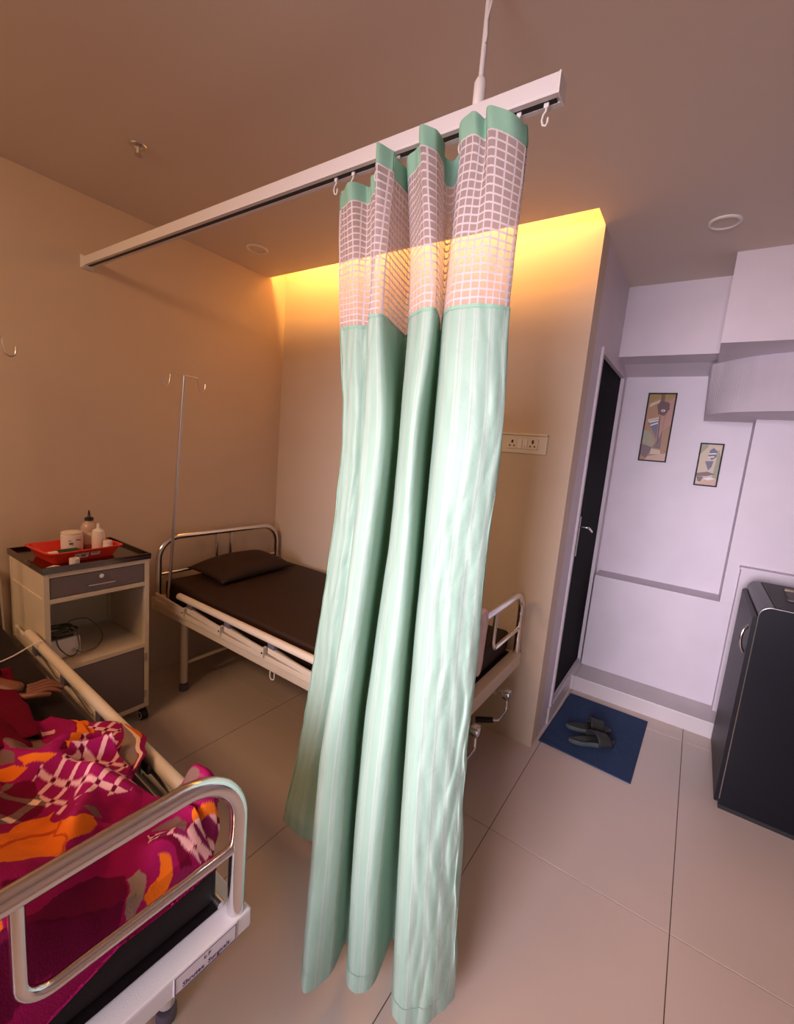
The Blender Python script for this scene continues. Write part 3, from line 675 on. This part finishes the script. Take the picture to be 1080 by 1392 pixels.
picture('smaller framed abstract print with grey blue figure on cream, lower right of the taller one', 2.648, 2.776, 1.470, 1.748, [
 ('p_cream', sq), ('p_sage', [(0,.75), (.35,.95), (.3,1), (0,1)]), ('p_sage', [(.75,.1), (1,.1), (1,.7), (.85,.9)]), ('p_blue', [(.45,.86), (.6,.92), (.82,.84), (.8,.7), (.6,.62), (.4,.72)]), ('p_white', [(.42,.78), (.78,.80), (.78,.77), (.42,.75)]),
 ('p_white', [(.42,.70), (.7,.72), (.7,.69), (.42,.67)]), ('p_blue', [(.3,.58), (.7,.60), (.65,.45), (.52,.36), (.42,.46)]), ('p_mauve', [(0,.28), (.5,.33), (.9,.28), (.5,.22), (0,.2)]), ('p_mauve', [(.02,.2), (.35,.2), (.25,.07), (.1,.08)]), ('p_salmon', [(.3,.06), (.6,.2), (1,.16), (1,0), (.1,0)]), ('p_white', [(.35,.14), (.62,.2), (.95,.17), (.6,.12)])])

# ------------------------------------------------------------------ black refrigerator
FX0, FX1, FY0, FY1, FH = 2.965, 3.52, .178, .770, .998
fg = thing('mini_fridge', 'small glossy black refrigerator in front of the low ledge, door facing left', 'refrigerator', (FX0, FY0, 0))
def rr_side(x0, x1, y0, y1, z0, z1, r):
    # box with the top edge towards -x rounded (profile in xz)
    pr = [(x0, z0)]+[(x0+r-r*math.cos(a*PI/16), z1-r+r*math.sin(a*PI/16)) for a in range(9)]+[(x1, z1), (x1, z0)]
    n = len(pr); v = [(x, y0, z) for x, z in pr]+[(x, y1, z) for x, z in pr]
    return v, [tuple(range(n)), tuple(range(n, 2*n))[::-1]]+[(i, n+i, n+(i+1) % n, (i+1) % n) for i in range(n)]
w_, dp = FX1-FX0, FY1-FY0
v, f = rr_side(.018, w_, 0, dp, .02, FH, .045); MB().add(v, f).obj('cabinet', 'fridge_side', fg)
MB().box(.02, .0, .0, w_, dp, .02).obj('plinth', 'black', fg)
v, f = rr_side(.0, .016, .004, dp-.004, .03, FH-.05, .014); dd = MB().add(v, f).obj('door', 'fridge_door', fg)
q = [(.018+.045-.045*math.cos(a*PI/16), -.001, FH-.045+.045*math.sin(a*PI/16)) for a in range(9)]
MB().tube([(.018, -.001, .05), (.018, -.001, FH-.045)]+q[1:]+[(w_, -.001, FH)], .0022, 8).obj('edge_trim', 'steel', fg)
MB().tube([cr([(0, .055, .885), (-.018, .045, .862), (-.022, .04, .82), (-.016, .042, .785), (0, .05, .755)], k*.25) for k in range(17)], .007, 10).obj('door_handle', 'chrome', dd)
MB().box(.07, .02, FH, w_-.01, dp-.02, FH+.004, b=.0015).obj('top_mat', 'black', fg)
# things on the fridge
def rag(name, hx_, hy_, z, amp, mt, loc, rz, label, cat):
    vs = []; fs = []; n = 22
    for j in range(n+1):
        for i in range(n+1):
            x = -1+2*i/n; y = -1+2*j/n
            h = amp*(.5+.5*noise.noise(Vector((x*1.6, y*1.9, z*50))))*(1-max(abs(x), abs(y))**4)+.002
            vs.append((x*hx_*(1+.06*noise.noise(Vector((y*2, 3, 1)))), y*hy_*(1+.06*noise.noise(Vector((x*2, 7, 2)))), h))
    for j in range(n):
        for i in range(n): a = j*(n+1)+i; fs.append((a, a+1, a+n+2, a+n+1))
    me = bpy.data.meshes.new(name); me.from_pydata(vs, [], fs); o = link(name, me, mt, None, True); o.location = loc; o.rotation_euler = (0, 0, rz)
    md = o.modifiers.new('thick', 'SOLIDIFY'); md.thickness = .002; md.offset = 1
    tag(o, label, cat); return o
FT = FH+.0045
rag('folded_cloth', .13, .11, 1, .02, 'grey_cloth', (3.235, .47, FT), -.05, 'crumpled grey cloth lying on top of the black fridge', 'cloth')
o = MB().box(-.085, -.018, 0, .085, .018, .010, b=.002).obj('tan_card_strip', 'tan_card'); o.location = (3.20, .61, FT); o.rotation_euler = (0, 0, -.12)
tag(o, 'narrow tan cardboard strip behind the grey cloth on the fridge', 'card')
o = MB().box(-.05, -.028, 0, .05, .028, .024, b=.006).box(-.035, -.018, .024, .035, .018, .030, b=.002).obj('black_box', 'black'); o.location = (3.165, .29, FT); o.rotation_euler = (0, 0, -.05)
tag(o, 'small black box at the front edge of the fridge top', 'box')

# ------------------------------------------------------------------ floor mat and slippers
mt_ = thing('door_mat', 'dark blue doormat on the floor in front of the black door', 'mat', (2.41, .405, 0))
q = [(-.243, -.315), (.215, -.34), (.232, .33), (-.225, .335)]
MB().prism(q, 0, .007).obj('pile', 'mat_blue', mt_)
MB().tube([(a, b_, .004) for a, b_ in q], .0045, 6, closed=True).obj('bound_edge', 'mat_blue', mt_)
def slipper(label, x, y, rz, left):
    t = thing('slipper', label, 'slipper', (x, y, .008), rz, 'pair of slippers on the doormat')
    out = []; k = 1 if left else -1
    for i in range(40):
        a = 2*PI*i/40; cx = math.cos(a); sy = math.sin(a)
        wd = .042+.010*cx-(.012*math.exp(-((cx+.05)/.35)**2) if sy*k > 0 else .004*math.exp(-((cx+.1)/.3)**2))
        out.append((cx*.132, sy*wd))
    n = 40; v = []; f = []
    lv = [(.95, 0), (1, .006), (1, .020), (.94, .024)]
    for s, z in lv:
        for (x_, y_) in out: v.append((x_*s, y_*s, z+.006*max(0, -x_/.13)**2))
    for j in range(3):
        for i in range(n): f.append((j*n+i, j*n+(i+1) % n, (j+1)*n+(i+1) % n, (j+1)*n+i))
    f += [tuple(range(n))[::-1], tuple(3*n+i for i in range(n))]
    MB().add(v, f, 0, True).obj('sole', 'slipper_edge', t)
    MB().add([(x_*.93, y_*.9, .0250+.006*max(0, -x_*.93/.13)**2) for x_, y_ in out], [tuple(range(n))]).obj('footbed', 'slipper', t)
    # broad strap over the instep
    v = []; f = []; A = 14; B = 8
    for j in range(B+1):
        for i in range(A+1):
            a = PI*i/A; xx = .005+.080*j/B; w2 = .052-.004*j/B; hh = .062-.020*j/B
            v.append((xx+.012*math.cos(a)*k, w2*math.cos(a), .012+hh*math.sin(a)**.8))
    for j in range(B):
        for i in range(A): a = j*(A+1)+i; f.append((a, a+1, a+A+2, a+A+1))
    st = MB().add(v, f, 0, True).obj('strap', 'slipper', t); md = st.modifiers.new('t', 'SOLIDIFY'); md.thickness = .006; md.offset = 0
    return t
slipper('left black slipper of the pair, nearer the step, on the blue doormat', 2.365, .375, math.radians(33), True)
slipper('right black slipper of the pair, nearer the room, on the blue doormat', 2.405, .255, math.radians(38), False)

# ------------------------------------------------------------------ blanket on the near bed
def poly_in(x, y, P):
    c_ = False; j = len(P)-1
    for i in range(len(P)):
        xi, yi = P[i]; xj, yj = P[j]
        if (yi > y) != (yj > y) and x < (xj-xi)*(y-yi)/(yj-yi)+xi: c_ = not c_
        j = i
    return c_
def lerp_tab(tab, x):
    if x <= tab[0][0]: return tab[0][1]
    for (a, b_), (c_, d_) in zip(tab, tab[1:]):
        if x <= c_: t = (x-a)/(c_-a); t = t*t*(3-2*t); return b_+(d_-b_)*t
    return tab[-1][1]
EDGE = [(1.0, -1.80), (1.14, -1.81), (1.24, -1.755), (1.33, -1.685), (1.42, -1.672), (1.50, -1.71), (1.58, -1.785), (1.68, -1.775), (1.75, -1.71), (1.81, -1.69), (1.87, -1.725), (1.93, -1.775)]
def ridge(x, y, cx, cy, ang, ln, wd, h):
    dx, dy = x-cx, y-cy; ca, sa = math.cos(ang), math.sin(ang); p = dx*ca+dy*sa; q = -dx*sa+dy*ca
    return h*math.exp(-(p/ln)**4-(q/wd)**2)
def blanket_pt(a, b):
    """a 0..1 head to foot, b 0..1 far edge to near edge"""
    x0 = 1.12+.02*math.sin(b*14)
    s = x0+(2.02-x0)*a
    ye = lerp_tab(EDGE, min(1.93, s)); y = ye+(-2.60-ye)*(b**1.7)
    xe = 1.905-.035*(-1.75-y)
    over = max(0, s-xe); x = min(s, xe+.034*min(1, over/.03))
    nz = noise.noise
    hump = .10*math.exp(-((y+2.12)/.11)**2)+.13*math.exp(-((y+2.38)/.13)**2)+.05*math.exp(-((x-1.10)/.22)**2)*max(0, min(1, (-1.98-y)/.12))
    foot = .035*math.exp(-((x-1.80)/.10)**2)*math.exp(-((y+2.05)/.16)**2)
    h = .020+hump*min(1, .6+.4*a)+foot
    h += .030*abs(nz(Vector((x*4.2+1.3, y*5.5, 2.2))))*1.5+.013*nz(Vector((x*11, y*12, 6)))+.005*nz(Vector((x*26, y*24, 1)))
    h += ridge(x, y, 1.50, -1.86, .35, .17, .030, .050)+ridge(x, y, 1.36, -1.80, 1.2, .10, .025, .045)+ridge(x, y, 1.66, -1.93, -.5, .15, .03, .04)+ridge(x, y, 1.30, -1.95, .1, .12, .03, .035)
    h += ridge(x, y, 1.86, -1.82, 1.3, .06, .035, .055)+ridge(x, y, 1.81, -1.735, .1, .060, .038, .155)+ridge(x, y, 1.43, -1.80, 1.0, .10, .022, .06)+ridge(x, y, 1.75, -1.85, .9, .09, .02, .03)
    z = .607+max(.006, h*min(1, .45+b*7))
    # far edge: over the side rail where it reaches that far, else turning down at the mattress edge
    de = -1.775-y
    if de < 0: z = .622+.012*math.sin(max(0, min(1, (y+1.775)/.10))*PI)+(.15 if x < 1.70 else .15+.55*min(1, (x-1.70)/.06))*(z-.62)+.004*nz(Vector((x*20, y*20, 4)))
    if over > 0:
        t = min(1, over/.10)
        drop = .012+max(0, min(.085, (-1.97-y)*.45))
        z = z+(.607-z)*min(1, over/.035)*.9-drop*t+0.004
    return Vector((x, y, z))
NA, NB = 430, 400
vs = [blanket_pt(i/NA, j/NB) for j in range(NB+1) for i in range(NA+1)]
fs = []
for j in range(NB):
    for i in range(NA): k = j*(NA+1)+i; fs.append((k, k+1, k+NA+2, k+NA+1))
MAG = (.27, .006, .070); DEEP = (.13, .002, .022); PINK = (.70, .36, .34); ORG = (.68, .14, .010); DORG = (.45, .06, .01); BRN = (.17, .085, .065); MAR = (.12, .003, .030); GRY = (.26, .17, .13); CRM = (.80, .52, .36); PLUM = (.20, .012, .07)
PAT = [
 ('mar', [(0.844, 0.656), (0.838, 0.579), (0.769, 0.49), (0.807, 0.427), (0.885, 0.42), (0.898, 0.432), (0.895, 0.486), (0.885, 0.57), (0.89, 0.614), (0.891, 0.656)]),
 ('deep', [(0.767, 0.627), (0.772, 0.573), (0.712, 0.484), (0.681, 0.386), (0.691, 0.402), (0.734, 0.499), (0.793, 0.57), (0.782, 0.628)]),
 ('chk', [(0.158, 0.011), (0.17, 0.04), (0.364, 0.276), (0.337, 0.217), (0.391, 0.229), (0.461, 0.125), (0.547, 0.078), (0.575, 0.173), (0.546, 0.262), (0.513, 0.332), (0.428, 0.402), (0.36, 0.434), (0.337, 0.401), (0.141, 0.126)]),
 ('chk', [(0.323, 0.469), (0.358, 0.434), (0.438, 0.398), (0.546, 0.34), (0.44, 0.458), (0.335, 0.497)]),
 ('chk2', [(0.273, 0.538), (0.337, 0.489), (0.443, 0.454), (0.479, 0.449), (0.488, 0.515), (0.429, 0.579)]),
 ('deep', [(0.046, 0.064), (0.057, 0.064), (0.303, 0.395), (0.334, 0.4), (0.33, 0.424)]),
 ('org', [(0.053, 0.062), (0.125, 0.004), (0.141, 0.126), (0.334, 0.4), (0.303, 0.395)]),
 ('brn', [(0.134, 0.425), (0.053, 0.281), (0.082, 0.248), (0.28, 0.435), (0.266, 0.459), (0.19, 0.47)]),
 ('pink', [(0.104, 0.273), (0.085, 0.211), (0.126, 0.255), (0.133, 0.3)]),
 ('brn', [(0.126, 0.456), (0.209, 0.484), (0.247, 0.498), (0.196, 0.524)]),
 ('org', [(0.243, 0.489), (0.303, 0.459), (0.337, 0.431), (0.328, 0.46), (0.286, 0.492)]),
 ('org', [(0.217, 0.534), (0.251, 0.502), (0.3, 0.49), (0.279, 0.526), (0.269, 0.55)]),
 ('org', [(0.568, 0.558), (0.561, 0.532), (0.485, 0.473), (0.491, 0.422), (0.483, 0.405), (0.64, 0.406), (0.63, 0.346), (0.654, 0.369), (0.685, 0.456), (0.701, 0.505), (0.737, 0.533), (0.704, 0.552), (0.722, 0.584), (0.72, 0.612), (0.709, 0.625)]),
 ('dorg', [(0.618, 0.549), (0.565, 0.477), (0.597, 0.433), (0.618, 0.442), (0.589, 0.487), (0.637, 0.562)]),
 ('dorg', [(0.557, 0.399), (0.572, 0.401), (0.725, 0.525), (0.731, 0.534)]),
 ('brn', [(0.596, 0.361), (0.595, 0.319), (0.622, 0.314), (0.625, 0.345)]),
 ('gry', [(0.174, 0.034), (0.193, 0.041), (0.319, 0.126), (0.441, 0.122), (0.446, 0.195), (0.391, 0.229), (0.337, 0.217), (0.372, 0.265)]),
 ('crm', [(0.193, 0.011), (0.301, 0.103), (0.344, 0.106), (0.461, 0.061), (0.461, 0.099), (0.337, 0.14), (0.315, 0.142), (0.184, 0.055)]),
 ('org', [(0.195, 0.011), (0.245, 0.006), (0.302, 0.033), (0.339, 0.106), (0.3, 0.108), (0.229, 0.063)]),
 ('dorg', [(0.168, 0.018), (0.193, 0.017), (0.195, 0.018), (0.175, 0.017)]),
 ('brn', [(0.647, 0.028), (0.713, 0.183), (0.719, 0.166), (0.778, 0.19), (0.812, 0.121), (0.754, 0.247)]),
 ('dorg', [(0.645, 0.018), (0.71, 0.181), (0.715, 0.172), (0.729, 0.23)]),
 ('brn', [(0.747, 0.34), (0.771, 0.28), (0.825, 0.238), (0.845, 0.26)]),
 ('deep', [(0.778, 0.384), (0.866, 0.231), (0.885, 0.19), (0.889, 0.231), (0.859, 0.283)]),
 ('org', [(0.809, 0.217), (0.833, 0.022), (0.843, 0.023), (0.834, 0.215)]),
 ('chk3', [(0.832, 0.223), (0.831, 0.136), (0.84, 0.006), (0.855, 0.0), (0.887, 0.0), (0.891, 0.123), (0.87, 0.22), (0.853, 0.27), (0.785, 0.374), (0.75, 0.352), (0.845, 0.255)]),
 ('gry', [(0.82, 0.422), (0.817, 0.392), (0.841, 0.38), (0.878, 0.37), (0.898, 0.402), (0.88, 0.414)]),
 ('org', [(0.834, 0.344), (0.856, 0.302), (0.879, 0.277), (0.894, 0.302), (0.891, 0.351), (0.878, 0.37), (0.867, 0.352), (0.862, 0.336)]),
 ('plum', [(0.891, 0.312), (0.878, 0.24), (0.887, 0.178), (0.952, 0.268)]),
]
def checker(x, y, sc, rot, line=.22, base=MAG, dark=DEEP, lite=PINK):
    ca, sa = math.cos(rot), math.sin(rot); p = (x*ca+y*sa)/sc; q = (-x*sa+y*ca)/sc
    fp, fq = p % 1, q % 1; lp, lq = fp < line, fq < line
    return dark if lp and lq else (lite if lp or lq else base)
def bcol(a, b, P):
    w1 = noise.noise(Vector((a*14, b*14, 1)))*.005; w2 = noise.noise(Vector((a*14, b*14, 8)))*.005
    a2, b2_ = a+w1, b+w2
    c_ = MAG
    # far side of the cloth, out of the photograph's view: the same kinds of motif repeat
    if b > .62:
        ga, gb = math.floor(a*4), math.floor(b*6); h = noise.cell(Vector((ga+.5, gb+.5, .5)))
        fa, fb = a*4-ga-.5, b*6-gb-.5; r = math.hypot(fa, fb)
        if h < -.3 and r < .4: c_ = ORG
        elif h < .2 and r < .42: c_ = checker(P.x, P.y, .042, .6)
        elif r < .2: c_ = BRN
    for kind, pts in PAT:
        if poly_in(a2, b2_, pts):
            if kind == 'chk': c_ = checker(P.x+w1*.4, P.y+w2*.4, .043, .45, .26)
            elif kind == 'chk2': c_ = checker(P.x, P.y, .085, .75, .22, DEEP, CRM, BRN)
            elif kind == 'chk3': c_ = checker(P.x+P.z*.8, P.y+P.z*.3, .036, .9, .34, PLUM, DEEP, PINK)
            else: c_ = {'org': ORG, 'dorg': DORG, 'brn': BRN, 'gry': GRY, 'crm': CRM, 'deep': DEEP, 'plum': PLUM, 'pink': PINK, 'mag': MAG, 'mar': MAR}[kind]
    return c_
me = bpy.data.meshes.new('blanket'); me.from_pydata(vs, [], fs)
ca_ = me.color_attributes.new('weave', 'FLOAT_COLOR', 'POINT')
buf = []
for j in range(NB+1):
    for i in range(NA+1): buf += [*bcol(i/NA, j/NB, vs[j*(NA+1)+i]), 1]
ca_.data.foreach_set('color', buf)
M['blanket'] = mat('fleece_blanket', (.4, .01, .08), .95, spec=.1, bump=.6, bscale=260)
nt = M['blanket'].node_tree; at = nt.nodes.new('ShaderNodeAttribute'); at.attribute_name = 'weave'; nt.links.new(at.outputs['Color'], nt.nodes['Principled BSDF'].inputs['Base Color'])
o = link('blanket', me, 'blanket', None, True); md = o.modifiers.new('thick', 'SOLIDIFY'); md.thickness = .005; md.offset = 1
tag(o, 'crumpled fleece blanket in magenta, orange and brown with checks, on the near bed', 'blanket')

# ------------------------------------------------------------------ person lying in the near bed
def skin_mesh(name, verts, edges, rad, mt, parent, sub=2, root=0):
    me = bpy.data.meshes.new(name); me.from_pydata(verts, edges, []); o = link(name, me, None, parent)
    md = o.modifiers.new('skin', 'SKIN'); md.use_smooth_shade = True
    for k, r in enumerate(rad):
        sv = me.skin_vertices[0].data[k]; sv.radius = r if isinstance(r, tuple) else (r, r); sv.use_root = (k == root)
    s = o.modifiers.new('sub', 'SUBSURF'); s.levels = sub; s.render_levels = sub
    dg = bpy.context.evaluated_depsgraph_get(); m2 = bpy.data.meshes.new_from_object(o.evaluated_get(dg)); o.modifiers.clear(); o.data = m2; bpy.data.meshes.remove(me)
    m2.materials.clear(); m2.materials.append(M[mt])
    for p_ in m2.polygons: p_.use_smooth = True
    return o
pe = thing('person', 'person lying on the near bed in dark red clothing, one hand by the side rail', 'person', (.95, -2.25, .607))
V = [(0,0,.11), (-.22,0,.12), (-.44,0,.115), (-.56,0,.11), (-.66,0,.12), (-.74,0,.125), (-.82,0,.12),      # pelvis..head
     (-.46,.17,.10), (-.24,.27,.075), (-.06,.36,.055), (.00,.415,.045),                                     # arm at the rail side
     (-.46,-.17,.10), (-.20,-.27,.07), (.02,-.24,.10),
     (.08,.10,.08), (.42,.115,.060), (.78,.12,.045), (.83,.13,.075),
     (.08,-.10,.08), (.42,-.12,.062), (.78,-.12,.045), (.83,-.13,.08)]
Ed = [(0,1), (1,2), (2,3), (3,4), (4,5), (5,6), (2,7), (7,8), (8,9), (9,10), (2,11), (11,12), (12,13), (0,14), (14,15), (15,16), (16,17), (0,18), (18,19), (19,20), (20,21)]
Rr = [(.15,.095), (.13,.095), (.14,.10), (.055,.055), (.075,.08), (.088,.095), (.07,.075), .055, .042, .030, (.035,.020), .055, .042, .03, .075, .050, .034, .026, .075, .050, .034, .026]
body = skin_mesh('body', V, Ed, Rr, 'skin', pe)
# hand: palm and fingers reaching to the rail, thumb apart
hb = Vector((.00, .405, .040)); u_ = Vector((.30, .95, 0)).normalized(); s_ = Vector((-.95, .30, 0)).normalized()
def finger(off, ln, r, spread, name='finger'):
    b0 = hb+u_*.035+s_*off; d_ = (u_+s_*spread).normalized()
    P_ = [b0-d_*.02, b0+d_*ln*.15, b0+d_*ln*.5+Vector((0,0,.006)), b0+d_*ln*.8+Vector((0,0,-.002)), b0+d_*ln+Vector((0,0,-.014))]
    return skin_mesh(name, [tuple(p_) for p_ in P_], [(0,1), (1,2), (2,3), (3,4)], [r, r, r*.92, r*.85, r*.7], 'skin', body, 1)
for off, ln, sp_ in ((.030, .062, .10), (.010, .078, .04), (-.010, .083, .0), (-.029, .075, -.05)): finger(off, ln, .0095, sp_)
tb0 = hb-s_*.020
P_ = [tb0-u_*.01, tb0-s_*.020+u_*.015, tb0-s_*.034+u_*.045+Vector((0,0,.006)), tb0-s_*.036+u_*.085+Vector((0,0,-.002))]
skin_mesh('thumb', [tuple(p_) for p_ in P_], [(0,1), (1,2), (2,3)], [.013, .0125, .0105, .008], 'skin', body, 1)
# head details and hair
MB().tube([(-.80,0,.205), (-.775,0,.222), (-.755,0,.214), (-.745,0,.205)], [.006, .010, .015, .008], 10).obj('nose', 'skin', body)
MB().tube([(-.725,-.022,.203), (-.725,0,.210), (-.725,.022,.203)], [.003, .006, .003], 8).obj('mouth', 'maroon', body)
for q_ in (-1, 1):
    MB().tube([(-.80,q_*.045,.190), (-.80,q_*.032,.202), (-.80,q_*.018,.203)], [.003, .006, .003], 8).obj('eyelid', 'skin', body)
    MB().tube([(-.80,q_*.084,.12), (-.785,q_*.094,.125), (-.765,q_*.086,.12)], [.006, .014, .006], 8).obj('ear', 'skin', body)
hv = []; hf = []
for j in range(11):
    th = PI*.62*j/10
    for i in range(20):
        ph = 2*PI*i/20; hv.append((-.80-.085*math.cos(th)-.0, .098*math.sin(th)*math.cos(ph), .118+.100*math.sin(th)*math.sin(ph)-.02*math.sin(th)))
for j in range(10):
    for i in range(20): hf.append((j*20+i, j*20+(i+1) % 20, (j+1)*20+(i+1) % 20, (j+1)*20+i))
MB().add(hv, hf, 0, True).obj('hair', 'hair', pe)
# dark red long shirt: torso with hem and a sleeve
def sheetp(name, f_, nu, nv, mt, parent, th=.004):
    vs = [f_(i/nu, j/nv) for j in range(nv+1) for i in range(nu+1)]; fs = [(j*(nu+1)+i, j*(nu+1)+i+1, (j+1)*(nu+1)+i+1, (j+1)*(nu+1)+i) for j in range(nv) for i in range(nu)]
    me = bpy.data.meshes.new(name); me.from_pydata(vs, [], fs); o = link(name, me, mt, parent, True); m_ = o.modifiers.new('t', 'SOLIDIFY'); m_.thickness = th; m_.offset = 1; return o
def shirt(u, v):
    # u along the body from shoulders to hem, v around from the rail side over the belly to the far side
    x = -.50+.80*u; ang = PI*(-.04+1.08*v); wy = .20+.02*u; hz = .215-.09*max(0, u-.55)/.45
    edge = .205+.155*max(0, min(1, (u-.35)/.3))*max(0, 1-v*2.6)
    y = (wy+edge-.205)*math.cos(ang); z = .012+hz*math.sin(max(0, min(PI, ang)))**.75
    z += .010*noise.noise(Vector((x*7, y*8, 3)))+.006*noise.noise(Vector((x*16, y*15, 1)))
    return (x+.03*(v < .5)*math.cos(ang)*u, y, max(.004, z))
sheetp('shirt', shirt, 60, 60, 'maroon', pe)
def hemf(u, v):
    x = -.13+.40*u; k = min(1, v/.12)
    y = .435-.03*math.sin(u*3.1)-.05*max(0, u-.6)/.4+.012*noise.noise(Vector((u*4, 2, 1)))-(v*.40 if v > .12 else v*.12)
    z = .008+(.062-.02*u)*math.sin(k*PI/2)+.12*max(0, v-.12)+.008*noise.noise(Vector((x*9, y*9, 3)))
    return (x+.10*(.5-v)*(u-.5), y, z)
sheetp('shirt_hem', hemf, 40, 50, 'maroon', pe)
MB().tube([(-.46,.13,.10), (-.40,.19,.10), (-.24,.27,.080), (-.14,.32,.07), (-.09,.345,.066)], [.075, .072, .060, .052, .050], 20, caps=False).obj('sleeve', 'maroon', pe)
tag(MB().tube([cr([(.52, -1.655, .62), (.54, -1.70, .618), (.575, -1.76, .612), (.60, -1.82, .611), (.62, -1.93, .611), (.60, -2.0, .612)], k*.25) for k in range(21)], .0028, 8).obj('cable', 'white_plastic'), 'thin white cable crossing the near mattress to the side rail at left edge', 'cable')
